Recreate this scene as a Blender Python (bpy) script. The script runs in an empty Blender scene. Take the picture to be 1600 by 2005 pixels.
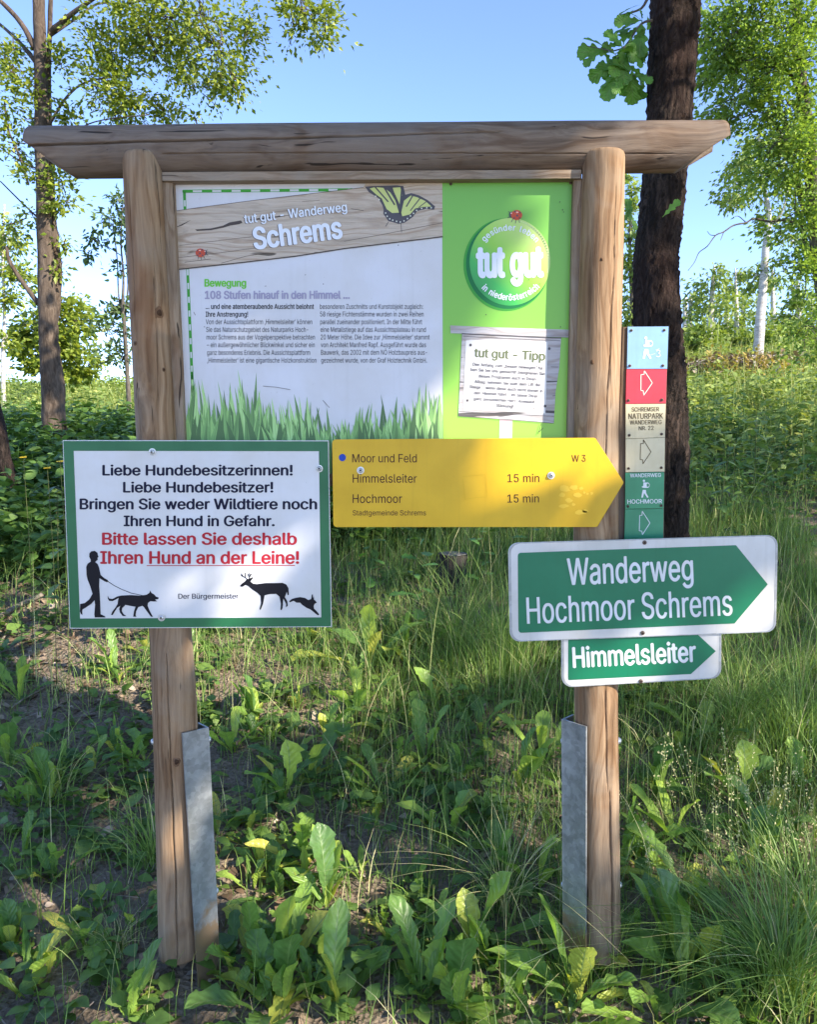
import bpy, math, random
import numpy as np
from mathutils import Vector
from mathutils.geometry import tessellate_polygon, delaunay_2d_cdt

R = math.radians
scene = bpy.context.scene
random.seed(11)
rng = np.random.default_rng(11)

# ------------------------------------------------------------------ camera
FPX, PW, PH = 1604.0, 1600.0, 2005.0          # focal length and size of the photograph in its own pixels
CAM = np.array([0.0, -1.85, 1.22])
PITCH = R(5.3)
cd = bpy.data.cameras.new("camera")
cd.sensor_width = 36.0
cd.lens = FPX / PH * 36.0
cd.clip_start, cd.clip_end = 0.05, 600.0
camera = bpy.data.objects.new("camera", cd)
scene.collection.objects.link(camera)
camera.location = CAM
camera.rotation_euler = (R(90) - PITCH, 0, 0)
scene.camera = camera

# ------------------------------------------------------------------ sky, sun, exposure
SUN = np.array([0.714, -0.493, 0.493]); SUN = SUN / np.linalg.norm(SUN)
ELEV = math.asin(SUN[2]); AZ = math.atan2(SUN[0], SUN[1])
world = bpy.data.worlds.new("World"); scene.world = world
world.use_nodes = True
wn = world.node_tree.nodes
sky = wn.new("ShaderNodeTexSky"); sky.sky_type = 'NISHITA'; sky.sun_disc = False
sky.sun_elevation = ELEV; sky.sun_rotation = AZ
sky.air_density = 0.64; sky.dust_density = 0.05; sky.ozone_density = 4.0
tint = wn.new("ShaderNodeMix"); tint.data_type = 'RGBA'; tint.blend_type = 'MULTIPLY'; tint.inputs[0].default_value = 1.0
tint.inputs[7].default_value = (1.05, 0.94, 0.96, 1)
world.node_tree.links.new(sky.outputs[0], tint.inputs[6]); world.node_tree.links.new(tint.outputs[2], wn["Background"].inputs[0])
wn["Background"].inputs[1].default_value = 0.11
sl = bpy.data.lights.new("sun", 'SUN'); sl.energy = 2.5; sl.angle = R(0.5); sl.color = (1.0, 0.90, 0.76)
sun = bpy.data.objects.new("sun", sl); scene.collection.objects.link(sun)
sun.location = (6, -5, 8)
sun.rotation_euler = Vector(SUN).to_track_quat('Z', 'Y').to_euler()
scene.view_settings.view_transform = 'Standard'
scene.view_settings.look = 'None'
scene.view_settings.exposure = 2.22
scene.view_settings.gamma = 1.0
scene.render.engine = 'CYCLES'
scene.cycles.max_bounces = 8
scene.cycles.transparent_max_bounces = 8
scene.cycles.use_denoising = True

# ------------------------------------------------------------------ helpers
def at(px, py, Y):
    """world point on the vertical plane y = Y seen at photograph pixel (px, py)"""
    a, b = (px - PW / 2) / FPX, (PH / 2 - py) / FPX
    d = np.array([a, math.cos(PITCH) + b * math.sin(PITCH), -math.sin(PITCH) + b * math.cos(PITCH)])
    return CAM + d * ((Y - CAM[1]) / d[1])

def to_px(P):
    P = np.atleast_2d(P) - CAM
    f = P[:, 1] * math.cos(PITCH) - P[:, 2] * math.sin(PITCH)
    u = P[:, 1] * math.sin(PITCH) + P[:, 2] * math.cos(PITCH)
    f = np.where(np.abs(f) < 1e-6, 1e-6, f)
    return np.stack([PW / 2 + FPX * P[:, 0] / f, PH / 2 - FPX * u / f, f], 1)

_gy = np.array([-12, -3, 0, 3, 8, 26, 34, 60, 160.0])
_gz = np.array([-1.2, -0.48, -0.035, 0.67, 1.40, 2.75, 3.0, 2.0, -3.0])
def gz(x, y):
    x = np.asarray(x, float); y = np.asarray(y, float)
    z = np.interp(y, _gy, _gz)
    m = np.clip((y + 1.0) / 3.0, 0, 1)
    b = 0.012 * np.sin(x * 7.1 + y * 3.3) * np.sin(y * 6.3 - x * 2.1) + 0.02 * np.sin(x * 2.3 + 1.0) * np.sin(y * 2.9) * m
    b = b + 0.06 * np.sin(x * 0.7 + 0.4) * np.sin(y * 0.9) * np.clip(y / 6, 0, 1)
    return z + b + np.clip(x, -6, 10) * (0.016 * np.clip(y / 5, 0, 1) + 0.125 * np.clip((y - 5) / 18, 0, 1) * (x > 0))

def ground_at(px, py):
    a, b = (px - PW / 2) / FPX, (PH / 2 - py) / FPX
    d = np.array([a, math.cos(PITCH) + b * math.sin(PITCH), -math.sin(PITCH) + b * math.cos(PITCH)])
    t = np.linspace(0.5, 40, 6000)
    P = CAM + t[:, None] * d
    k = np.argmax(P[:, 2] < gz(P[:, 0], P[:, 1]))
    return P[k]

BASE = {}
def new_obj(name, data, parent=None):
    o = bpy.data.objects.new(name, data)
    scene.collection.objects.link(o)
    if parent is not None:
        o.parent = parent
    return o

def tag(o, label=None, cat=None, group=None, kind=None):
    for k, v in (("label", label), ("category", cat), ("group", group), ("kind", kind)):
        if v:
            o[k] = v
    return o

def thing(name, label, cat, loc, group=None):
    o = new_obj(name, None)
    o.location = [float(v) for v in loc]
    o.empty_display_size = 0.05
    BASE[o.name] = np.array(loc, float)
    return tag(o, label, cat, group)

def build(name, V, F, mats, parent=None, fm=None, attrs=None, smooth=False, loc=None):
    """links ONE mesh object; V are world coordinates"""
    V = np.asarray(V, float)
    if parent is not None:
        base = BASE[parent.name]
    else:
        base = np.array(loc if loc is not None else (0, 0, 0), float)
    me = bpy.data.meshes.new(name)
    if isinstance(F, np.ndarray):
        m, k = F.shape
        me.vertices.add(len(V)); me.vertices.foreach_set("co", (V - base).astype(np.float32).ravel())
        me.loops.add(m * k); me.loops.foreach_set("vertex_index", F.astype(np.int32).ravel())
        me.polygons.add(m)
        me.polygons.foreach_set("loop_start", (np.arange(m) * k).astype(np.int32))
        me.polygons.foreach_set("loop_total", np.full(m, k, np.int32))
        me.update(calc_edges=True)
    else:
        me.from_pydata([tuple(v) for v in (V - base)], [], F)
    for mm in (mats if isinstance(mats, (list, tuple)) else [mats]):
        me.materials.append(mm)
    if fm is not None:
        me.polygons.foreach_set("material_index", np.asarray(fm, np.int32))
    for an, av in (attrs or {}).items():
        at_ = me.attributes.new(an, 'FLOAT', 'POINT')
        at_.data.foreach_set("value", np.asarray(av, np.float32))
    if smooth:
        me.polygons.foreach_set("use_smooth", np.ones(len(me.polygons), bool))
    me.validate(); me.update()
    o = new_obj(name, me, parent)
    if parent is None:
        o.location = base
    BASE[o.name] = base
    return o

class MB:
    """collects pieces into one mesh"""
    def __init__(s):
        s.V, s.F, s.M, s.n = [], [], [], 0
    def add(s, V, F, m=0):
        V = np.asarray(V, float)
        s.V.append(V)
        for f in F:
            s.F.append(tuple(int(i) + s.n for i in f)); s.M.append(m)
        s.n += len(V)
        return s
    def build(s, name, mats, parent=None, smooth=False, loc=None):
        return build(name, np.concatenate(s.V), s.F, mats, parent, s.M, None, smooth, loc)

def tube(path, rad, n=12, wob=0.0, cap=True, seed=0, fine=1):
    """tapered tube along a path; wob roughens the outline"""
    P = np.asarray(path, float); r = np.asarray(rad, float)
    if fine > 1:
        s = np.arange(len(P)); t = np.linspace(0, len(P) - 1, (len(P) - 1) * fine + 1)
        def cr(A):                                          # Catmull-Rom
            out = []
            for x in t:
                i = min(int(x), len(P) - 2); u = x - i
                p0, p1, p2, p3 = A[max(i - 1, 0)], A[i], A[i + 1], A[min(i + 2, len(P) - 1)]
                out.append(0.5 * (2 * p1 + (p2 - p0) * u + (2 * p0 - 5 * p1 + 4 * p2 - p3) * u * u + (3 * p1 - p0 - 3 * p2 + p3) * u ** 3))
            return np.array(out)
        P, r = cr(P), np.interp(t, s, r)
    T = np.gradient(P, axis=0); T /= np.linalg.norm(T, axis=1)[:, None] + 1e-9
    ref = np.array([0, 1.0, 0]) if abs(T[0][1]) < 0.8 else np.array([1.0, 0, 0])
    A = np.cross(T, ref); A /= np.linalg.norm(A, axis=1)[:, None] + 1e-9
    B = np.cross(T, A)
    th = np.linspace(0, 2 * np.pi, n, endpoint=False)
    g = np.random.default_rng(seed)
    rr = r[:, None] * (1 + (g.normal(0, wob, (len(P), n)) if wob else 0))
    V = P[:, None, :] + rr[..., None] * (np.cos(th)[None, :, None] * A[:, None, :] + np.sin(th)[None, :, None] * B[:, None, :])
    m = len(P)
    F = [(i * n + j, i * n + (j + 1) % n, (i + 1) * n + (j + 1) % n, (i + 1) * n + j) for i in range(m - 1) for j in range(n)]
    V = V.reshape(-1, 3)
    if cap:
        F.append(tuple(range(n))[::-1]); F.append(tuple((m - 1) * n + j for j in range(n)))
    return V, F

def box(lo, hi):
    x0, y0, z0 = lo; x1, y1, z1 = hi
    V = [(x0, y0, z0), (x1, y0, z0), (x1, y1, z0), (x0, y1, z0), (x0, y0, z1), (x1, y0, z1), (x1, y1, z1), (x0, y1, z1)]
    return V, [(0, 3, 2, 1), (4, 5, 6, 7), (0, 1, 5, 4), (1, 2, 6, 5), (2, 3, 7, 6), (3, 0, 4, 7)]

def area2(p):
    p = np.asarray(p, float); q = np.roll(p, -1, 0)
    return float(np.sum(p[:, 0] * q[:, 1] - q[:, 0] * p[:, 1]))

def rounded(pts, rad, seg=6):
    """polygon with rounded corners, rad per corner, all in photograph pixels"""
    out = []; n = len(pts); pts = [np.array(p, float) for p in pts]
    for i in range(n):
        r = rad[i] if isinstance(rad, (list, tuple)) else rad
        p, a, b = pts[i], pts[i - 1], pts[(i + 1) % n]
        if r <= 0:
            out.append(p); continue
        u = (a - p) / np.linalg.norm(a - p); v = (b - p) / np.linalg.norm(b - p)
        ang = math.acos(max(-1, min(1, float(u @ v))))
        d = r / math.tan(ang / 2)
        c = p + (u + v) / np.linalg.norm(u + v) * (r / math.sin(ang / 2))
        s, e = p + u * d - c, p + v * d - c
        a0, a1 = math.atan2(s[1], s[0]), math.atan2(e[1], e[0])
        da = (a1 - a0 + math.pi) % (2 * math.pi) - math.pi
        for k in range(seg + 1):
            t = a0 + da * k / seg
            out.append(c + r * np.array([math.cos(t), math.sin(t)]))
    return out

def flat(pts, Y):
    """filled polygon (photograph pixels) on plane y = Y, facing the viewer"""
    if area2(pts) < 0:
        pts = list(pts)[::-1]
    W = np.array([at(p[0], p[1], Y) for p in pts])
    tri = tessellate_polygon([[Vector((p[0], p[1], 0)) for p in pts]])
    F = []
    for t in tri:
        a, b, c = W[list(t)]
        nrm = np.cross(b - a, c - a)
        F.append(tuple(t) if nrm[1] < 0 else tuple(t)[::-1])
    return W, F

def plate(pts, Y, th, bev=0.0008):
    """a plate with thickness: front at Y, back at Y + th"""
    if area2(pts) > 0:
        pts = list(pts)[::-1]
    front = np.array([at(p[0], p[1], Y) for p in pts]); n = len(pts)
    c = front.mean(0)
    inn = front.copy()
    d = front - c; L = np.linalg.norm(d, axis=1)[:, None]
    inn = front - d / L * bev
    mid = front + np.array([0, bev, 0]); back = front + np.array([0, th, 0])
    V = np.concatenate([inn, mid, back])
    F = [tuple(range(n)), tuple(2 * n + i for i in range(n))[::-1]]
    for k in (0, 1):
        for i in range(n):
            j = (i + 1) % n
            F.append((k * n + i, (k + 1) * n + i, (k + 1) * n + j, k * n + j))
    a, b, cc = V[0], V[1], V[2]
    if np.cross(b - a, cc - a)[1] > 0:
        F = [f[::-1] for f in F]
    return V, F

def stroke(pts, w, Y, closed=False):
    """a drawn line of width w pixels"""
    pts = [np.array(p, float) for p in pts]
    if closed:
        pts = pts + [pts[0]]
    V, F = [], []
    for a, b in zip(pts[:-1], pts[1:]):
        t = b - a; t /= np.linalg.norm(t) + 1e-9
        nn = np.array([-t[1], t[0]]) * w / 2; e = t * w * 0.25
        q = [a - e + nn, b + e + nn, b + e - nn, a - e - nn]
        i = len(V)
        V += [at(p[0], p[1], Y) for p in q]
        F.append((i, i + 1, i + 2, i + 3))
    return np.array(V), F

def ellipse(cx, cy, rx, ry, n=32, rot=0.0):
    return [(cx + rx * math.cos(t) * math.cos(rot) - ry * math.sin(t) * math.sin(rot),
             cy + rx * math.cos(t) * math.sin(rot) + ry * math.sin(t) * math.cos(rot)) for t in np.linspace(0, 2 * np.pi, n, endpoint=False)]

def lettering_font():
    """the grotesque that Blender itself ships, else the built-in font"""
    import os
    try:
        return bpy.data.fonts.load(os.path.join(bpy.utils.system_resource('DATAFILES'), "fonts", "Inter.woff2"))
    except Exception:
        return None
FONT = lettering_font()
_tc = {}
_gc = {}
def glyph_shapes(s, res, shear):
    """the outlines of a text as filled shapes: (points, triangles) per closed outer contour, holes cut out"""
    key = (s, res, shear)
    if key in _gc:
        return _gc[key]
    cu = bpy.data.curves.new("writing", 'FONT')
    cu.body = s
    if FONT:
        cu.font = FONT
    cu.resolution_u = res; cu.fill_mode = 'NONE'; cu.shear = shear
    ob = bpy.data.objects.new("writing", cu)
    me = bpy.data.meshes.new_from_object(ob)
    V = [v.co.copy() for v in me.vertices]
    nb = {}
    me_edges = [e.vertices[:] for e in me.edges]
    for a, b in me_edges:
        nb.setdefault(a, []).append(b); nb.setdefault(b, []).append(a)
    bpy.data.objects.remove(ob); bpy.data.curves.remove(cu); bpy.data.meshes.remove(me)
    seen, segs = set(), []
    # walk every contour once so that all its edges share one direction
    for a in range(len(V)):
        if a in seen or a not in nb:
            continue
        c, prev = a, None
        while True:
            seen.add(c)
            nx = [x for x in nb[c] if x != prev]
            d = (c + 1) if (c + 1) in nb[c] and prev is None else (nx[0] if nx else a)
            segs.append((c, d)); prev, c = c, d
            if c == a or c in seen:
                break
    P0 = np.array([v[:2] for v in V])
    ov, oe, of, _a, _b, _c = delaunay_2d_cdt([Vector(p) for p in P0], segs, [], 0, 1e-6)
    P = np.array([v[:] for v in ov]); T = np.array([f[:] for f in of])
    C = P[T].mean(1)
    A, B = P0[[x[0] for x in segs]], P0[[x[1] for x in segs]]
    wn_ = np.zeros(len(C), int)
    for k in range(0, len(C), 400):
        c = C[k:k + 400, None, :]
        lf = (B[None, :, 0] - A[None, :, 0]) * (c[..., 1] - A[None, :, 1]) - (c[..., 0] - A[None, :, 0]) * (B[None, :, 1] - A[None, :, 1])
        upw = (A[None, :, 1] <= c[..., 1]) & (B[None, :, 1] > c[..., 1]) & (lf > 0)
        dnw = (A[None, :, 1] > c[..., 1]) & (B[None, :, 1] <= c[..., 1]) & (lf < 0)
        wn_[k:k + 400] = upw.sum(1) - dnw.sum(1)
    T = T[wn_ != 0]
    a, b, c = P[T[:, 0]], P[T[:, 1]], P[T[:, 2]]
    neg = (b[:, 0] - a[:, 0]) * (c[:, 1] - a[:, 1]) - (b[:, 1] - a[:, 1]) * (c[:, 0] - a[:, 0]) < 0
    T[neg] = T[neg][:, ::-1]
    use = np.unique(T); mp = np.full(len(P), -1); mp[use] = np.arange(len(use))
    _gc[key] = [(P[use], [tuple(int(x) for x in t) for t in mp[T]])]
    return _gc[key]

def text_raw(s, bold=0.0, res=3, shear=0.0):
    """flat lettering; third column counts micro-layers. Weight is gained by laying shifted copies over one another"""
    key = (s, bold, res, shear)
    if key not in _tc:
        sh = [(0, 0)]
        if bold > 0:
            q = 4 if bold > 0.012 else 2
            q = 12 if bold > 0.03 else q
            sh = [(bold * math.cos(2 * math.pi * i / q), 0.55 * bold * math.sin(2 * math.pi * i / q)) for i in range(q)] + ([(0, 0)] if bold > 0.03 else [])
        V, F, n = [], [], 0
        for k, (dx, dy) in enumerate(sh):
            for i, (P, T) in enumerate(glyph_shapes(s, res, shear)):
                V.append(np.column_stack([P + (dx, dy), np.full(len(P), k * 2 + i % 2)]))
                F += [tuple(x + n for x in t) for t in T]; n += len(P)
        _tc[key] = (np.concatenate(V), F)
    return _tc[key]

LAYER = 0.00002
def write(mb, s, p0, p1, cap, Y, m=0, bold=0.0, res=3, ref="H", shear=0.0):
    """text whose ink runs from baseline pixel p0 to p1, capital height cap pixels"""
    V, F = text_raw(s, bold, res, shear)
    h = text_raw(ref, 0.0, res)[0][:, 1]; h0, h1 = h.min(), h.max()
    x0, x1 = V[:, 0].min(), V[:, 0].max()
    p0, p1 = np.array(p0, float), np.array(p1, float)
    r = (p1 - p0) / (x1 - x0)
    rl = (p1 - p0) / np.linalg.norm(p1 - p0)
    up = np.array([rl[1], -rl[0]]) * cap / (h1 - h0)
    Q = p0 + (V[:, :1] - x0) * r + (V[:, 1:2] - h0) * up
    mb.add(np.array([at(q[0], q[1], Y - LAYER * v) for q, v in zip(Q, V[:, 2])]), F, m)

def arc_write(mb, s, c, rad, a0, a1, cap, Y, m=0, bold=0.0, inward=False, wide=1.0):
    """text on a circle, angles in degrees from the top, clockwise"""
    adv = []; x = 0
    for ch in s:
        if ch == " ":
            adv.append((x, x + 0.3)); x += 0.34; continue
        V = text_raw(ch, bold)[0]
        w = V[:, 0].max() - V[:, 0].min()
        adv.append((x, x + w)); x += w + 0.07
    tot = x - 0.07
    h = text_raw("H", bold)[0][:, 1]; hh = h.max() - h.min(); k = cap / hh
    for ch, (xa, xb) in zip(s, adv):
        if ch == " ":
            continue
        V, F = text_raw(ch, bold)
        mid = (xa + xb) / 2
        th = R(a0 + (a1 - a0) * mid / tot)
        xs = (V[:, 0] - (V[:, 0].min() + V[:, 0].max()) / 2) * (abs(R(a1 - a0)) * rad / tot)
        ys = V[:, 1] * k
        o = np.array([c[0] + rad * math.sin(th), c[1] - rad * math.cos(th)])
        tang = np.array([math.cos(th), math.sin(th)]); out = np.array([math.sin(th), -math.cos(th)])
        if inward:
            tang, out = -tang, -out
        Q = o + xs[:, None] * tang + ys[:, None] * out
        mb.add(np.array([at(q[0], q[1], Y - LAYER * v) for q, v in zip(Q, V[:, 2])]), F, m)

# ------------------------------------------------------------------ materials
class Nodes:
    def __init__(s, name):
        s.m = bpy.data.materials.new(name); s.m.use_nodes = True
        s.t = s.m.node_tree; s.b = s.t.nodes["Principled BSDF"]; s.out = s.t.nodes["Material Output"]
    def n(s, typ, **kw):
        x = s.t.nodes.new("ShaderNode" + typ)
        for k, v in kw.items():
            setattr(x, k, v)
        return x
    def l(s, a, b):
        s.t.links.new(a, b)
    def ramp(s, fac, stops, interp='LINEAR'):
        r = s.n("ValToRGB"); r.color_ramp.interpolation = interp
        e = r.color_ramp.elements
        while len(e) < len(stops):
            e.new(0.5)
        for x, (p, c) in zip(e, stops):
            x.position = p; x.color = (*c, 1) if len(c) == 3 else c
        s.l(fac, r.inputs[0])
        return r
    def noise(s, vec, scale, detail=4, rough=0.55, dist=0.0):
        x = s.n("TexNoise"); x.inputs["Scale"].default_value = scale; x.inputs["Detail"].default_value = detail
        x.inputs["Roughness"].default_value = rough; x.inputs["Distortion"].default_value = dist
        if vec is not None:
            s.l(vec, x.inputs["Vector"])
        return x
    def coord(s, scale=(1, 1, 1), out="Object"):
        c = s.n("TexCoord"); mp = s.n("Mapping"); mp.inputs["Scale"].default_value = scale
        s.l(c.outputs[out], mp.inputs[0])
        return mp.outputs[0]
    def mix(s, a, b, fac, mode='MIX'):
        x = s.n("Mix", data_type='RGBA', blend_type=mode)
        for v, i in ((fac, 0), (a, 6), (b, 7)):
            if isinstance(v, (int, float)):
                x.inputs[i].default_value = v
            elif isinstance(v, tuple):
                x.inputs[i].default_value = (*v, 1)
            else:
                s.l(v, x.inputs[i])
        return x.outputs[2]
    def bump(s, h, strength, dist=0.01):
        x = s.n("Bump"); x.inputs["Strength"].default_value = strength; x.inputs["Distance"].default_value = dist
        s.l(h, x.inputs["Height"]); s.l(x.outputs[0], s.b.inputs["Normal"])
    def col(s, c):
        if isinstance(c, tuple):
            s.b.inputs["Base Color"].default_value = (*c, 1)
        else:
            s.l(c, s.b.inputs["Base Color"])
    def set(s, rough=0.6, spec=0.5, metal=0.0):
        s.b.inputs["Roughness"].default_value = rough
        s.b.inputs["Specular IOR Level"].default_value = spec
        s.b.inputs["Metallic"].default_value = metal
        return s.m

def srgb(r, g, b):
    f = lambda c: (c / 255 / 12.92) if c / 255 <= 0.04045 else ((c / 255 + 0.055) / 1.055) ** 2.4
    return (f(r), f(g), f(b))

def paint(name, c, rough=0.4, dirt=0.12, scale=9.0, spec=0.4, speck=True):
    """sign enamel or print: flat colour with faint weathering"""
    k = Nodes(name); v = k.coord()
    n1 = k.noise(v, scale, 5, 0.6, 0.3); n2 = k.noise(v, 160, 2, 0.5)
    dk = tuple(x * (1 - dirt) * y for x, y in zip(c, (0.96, 0.94, 0.88)))
    r1 = k.ramp(n1.outputs[0], [(0.38, (0, 0, 0)), (0.68, (1, 1, 1))])
    c1 = k.mix(c, dk, r1.outputs[0])
    if speck:
        r2 = k.ramp(n2.outputs[0], [(0.70, (0, 0, 0)), (0.76, (1, 1, 1))])
        f = k.n("Math", operation='MULTIPLY'); f.inputs[1].default_value = 0.25
        k.l(r2.outputs[0], f.inputs[0])
        c1 = k.mix(c1, tuple(x * 0.5 for x in c), f.outputs[0])
    n3 = k.noise(k.coord((70, 70, 2.2)), 1.0, 3, 0.6)
    r3 = k.ramp(n3.outputs[0], [(0.56, (0, 0, 0)), (0.74, (min(0.5, dirt * 2.2),) * 3)])
    c1 = k.mix(c1, tuple(x * 0.72 * y for x, y in zip(c, (1.0, 0.98, 0.9))), r3.outputs[0])
    k.col(c1)
    rr = k.ramp(n1.outputs[0], [(0.3, (rough * 0.85,) * 3), (0.7, (min(1, rough * 1.25),) * 3)])
    k.set(rough, spec)
    k.l(rr.outputs[0], k.b.inputs["Roughness"])
    return k.m

def wood(name, axis, cols, knots=True, weather=0.5, grain=1.0, seed=0.0):
    """round or sawn timber, grain along axis; cols: dark, mid, light, grey"""
    k = Nodes(name)
    lo, hi = 2.2, 62.0 * grain
    sc = [hi, hi, hi]; sc["xyz".index(axis)] = lo
    c = k.n("TexCoord"); off = k.n("Mapping"); off.inputs["Location"].default_value = (seed, seed * 1.7, seed * 0.6)
    k.l(c.outputs["Object"], off.inputs[0])
    # slow waviness so that the grain swerves
    wv = k.noise(off.outputs[0], 5.0, 2, 0.5)
    ad = k.n("VectorMath", operation='MULTIPLY_ADD')
    k.l(wv.outputs["Color"], ad.inputs[0]); ad.inputs[1].default_value = (0.035, 0.035, 0.05); k.l(off.outputs[0], ad.inputs[2])
    vec = ad.outputs[0]
    if knots:
        vs = [9.0] * 3; vs["xyz".index(axis)] = 2.6
        mk = k.n("Mapping"); mk.inputs["Scale"].default_value = vs; k.l(vec, mk.inputs[0])
        vo = k.n("TexVoronoi"); vo.inputs["Scale"].default_value = 1.0; k.l(mk.outputs[0], vo.inputs["Vector"])
        kd = k.ramp(vo.outputs["Distance"], [(0.05, (1, 1, 1)), (0.13, (0.55, 0.55, 0.55)), (0.30, (0, 0, 0))])
        a2 = k.n("VectorMath", operation='MULTIPLY_ADD')
        k.l(kd.outputs[0], a2.inputs[0]); a2.inputs[1].default_value = (0.03, 0.03, 0.02); k.l(vec, a2.inputs[2])
        vec = a2.outputs[0]
    mp = k.n("Mapping"); mp.inputs["Scale"].default_value = sc; k.l(vec, mp.inputs[0])
    g1 = k.noise(mp.outputs[0], 1.0, 6, 0.62, 0.6)
    g2 = k.noise(mp.outputs[0], 4.5, 4, 0.7)
    base = k.ramp(g1.outputs[0], [(0.28, cols[0]), (0.47, cols[1]), (0.68, cols[2])]).outputs[0]
    fine = k.ramp(g2.outputs[0], [(0.30, (0.60, 0.56, 0.53)), (0.55, (1, 1, 1))])
    base = k.mix(base, fine.outputs[0], 0.55, 'MULTIPLY')
    # growth rings cut lengthwise: contour lines of a slow field
    rs = [11.0 * grain] * 3; rs["xyz".index(axis)] = 0.9
    mr = k.n("Mapping"); mr.inputs["Scale"].default_value = rs; k.l(vec, mr.inputs[0])
    rn = k.noise(mr.outputs[0], 1.0, 1, 0.4)
    rm = k.n("Math", operation='MULTIPLY'); k.l(rn.outputs[0], rm.inputs[0]); rm.inputs[1].default_value = 95.0
    rz = k.n("Math", operation='SINE'); k.l(rm.outputs[0], rz.inputs[0])
    rl = k.ramp(rz.outputs[0], [(0.35, (1, 1, 1)), (0.95, (0.60, 0.48, 0.38))])
    base = k.mix(base, rl.outputs[0], 0.55, 'MULTIPLY')
    wz = k.noise(off.outputs[0], 3.2, 4, 0.65, 0.8)
    wr = k.ramp(wz.outputs[0], [(0.42, (0, 0, 0)), (0.66, (weather,) * 3)])
    base = k.mix(base, cols[3], wr.outputs[0])
    # rusty resin stains
    st = [7.0] * 3; st["xyz".index(axis)] = 1.1
    ms = k.n("Mapping"); ms.inputs["Scale"].default_value = st; k.l(vec, ms.inputs[0])
    sn = k.noise(ms.outputs[0], 1.3, 3, 0.6, 0.5)
    sr = k.ramp(sn.outputs[0], [(0.58, (0, 0, 0)), (0.72, (0.55,) * 3)])
    base = k.mix(base, tuple(x * y for x, y in zip(cols[1], (0.72, 0.48, 0.32))), sr.outputs[0])
    if knots:
        kk = k.ramp(vo.outputs["Distance"], [(0.045, (0.9,) * 3), (0.085, (0.25,) * 3), (0.16, (0, 0, 0))])
        base = k.mix(base, tuple(x * 0.25 for x in cols[0]), kk.outputs[0])
    # hairline drying cracks
    cs = [95.0] * 3; cs["xyz".index(axis)] = 1.1
    mc = k.n("Mapping"); mc.inputs["Scale"].default_value = cs; k.l(vec, mc.inputs[0])
    cn = k.noise(mc.outputs[0], 1.0, 2, 0.4)
    cr = k.ramp(cn.outputs[0], [(0.285, (0.85,) * 3), (0.315, (0, 0, 0))])
    base = k.mix(base, tuple(x * 0.15 for x in cols[0]), cr.outputs[0])
    k.col(base)
    h = k.n("Math", operation='ADD'); k.l(g2.outputs[0], h.inputs[0]); k.l(g1.outputs[0], h.inputs[1])
    k.bump(h.outputs[0], 0.35, 0.004)
    return k.set(0.78, 0.25)

def leafmat(name, stops, trans=0.35, rough=0.45, vein=None, spec=0.4, tint=(1.25, 1.25, 0.55), gain=1.0):
    """leaf: colour chosen per leaf, light passes through"""
    k = Nodes(name)
    stops = [tuple(min(0.8, x * gain) for x in s) for s in stops]
    a = k.n("Attribute", attribute_name="rnd")
    n = len(stops)
    c = k.ramp(a.outputs["Fac"], [(i / max(1, n - 1), s) for i, s in enumerate(stops)]).outputs[0]
    nz = k.noise(k.coord(), 38.0, 3, 0.6)
    nr = k.ramp(nz.outputs[0], [(0.3, (0.72,) * 3), (0.7, (1.15,) * 3)])
    c = k.mix(c, nr.outputs[0], 1.0, 'MULTIPLY')
    if vein:
        u = k.n("Attribute", attribute_name="lu"); v = k.n("Attribute", attribute_name="lv")
        rv = k.ramp(u.outputs["Fac"], [(0.02, (0.8,) * 3), (0.09, (0, 0, 0))])
        m1 = k.n("Math", operation='MULTIPLY_ADD'); k.l(u.outputs["Fac"], m1.inputs[0]); m1.inputs[1].default_value = -0.16; k.l(v.outputs["Fac"], m1.inputs[2])
        m2 = k.n("Math", operation='MULTIPLY'); k.l(m1.outputs[0], m2.inputs[0]); m2.inputs[1].default_value = 62.0
        m3 = k.n("Math", operation='SINE'); k.l(m2.outputs[0], m3.inputs[0])
        r3 = k.ramp(m3.outputs[0], [(0.80, (0, 0, 0)), (1.0, (0.13,) * 3)])
        c = k.mix(c, vein, r3.outputs[0])
        c = k.mix(c, vein, rv.outputs[0])
        bh = k.n("Math", operation='ADD'); k.l(m3.outputs[0], bh.inputs[0]); k.l(nz.outputs[0], bh.inputs[1])
        k.bump(bh.outputs[0], 0.35, 0.002)
    k.col(c); k.set(rough, spec)
    tr = k.n("BsdfTranslucent"); k.l(k.mix(c, tint, 1.0, 'MULTIPLY'), tr.inputs[0])
    ms = k.n("MixShader"); ms.inputs[0].default_value = trans
    k.l(k.b.outputs[0], ms.inputs[1]); k.l(tr.outputs[0], ms.inputs[2]); k.l(ms.outputs[0], k.out.inputs[0])
    return k.m

def bark(name, cols, scale=(26, 26, 5), strength=0.9, dist=0.02):
    k = Nodes(name)
    v = k.coord(scale)
    n1 = k.noise(v, 1.0, 6, 0.65, 1.2)
    n2 = k.noise(k.coord((3, 3, 1.5)), 1.0, 3, 0.6)
    c = k.ramp(n1.outputs[0], [(0.32, cols[0]), (0.5, cols[1]), (0.72, cols[2])]).outputs[0]
    r = k.ramp(n2.outputs[0], [(0.45, (0, 0, 0)), (0.7, (0.6,) * 3)])
    c = k.mix(c, cols[3], r.outputs[0])
    k.col(c); k.bump(n1.outputs[0], strength, dist)
    return k.set(0.9, 0.2)

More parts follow.
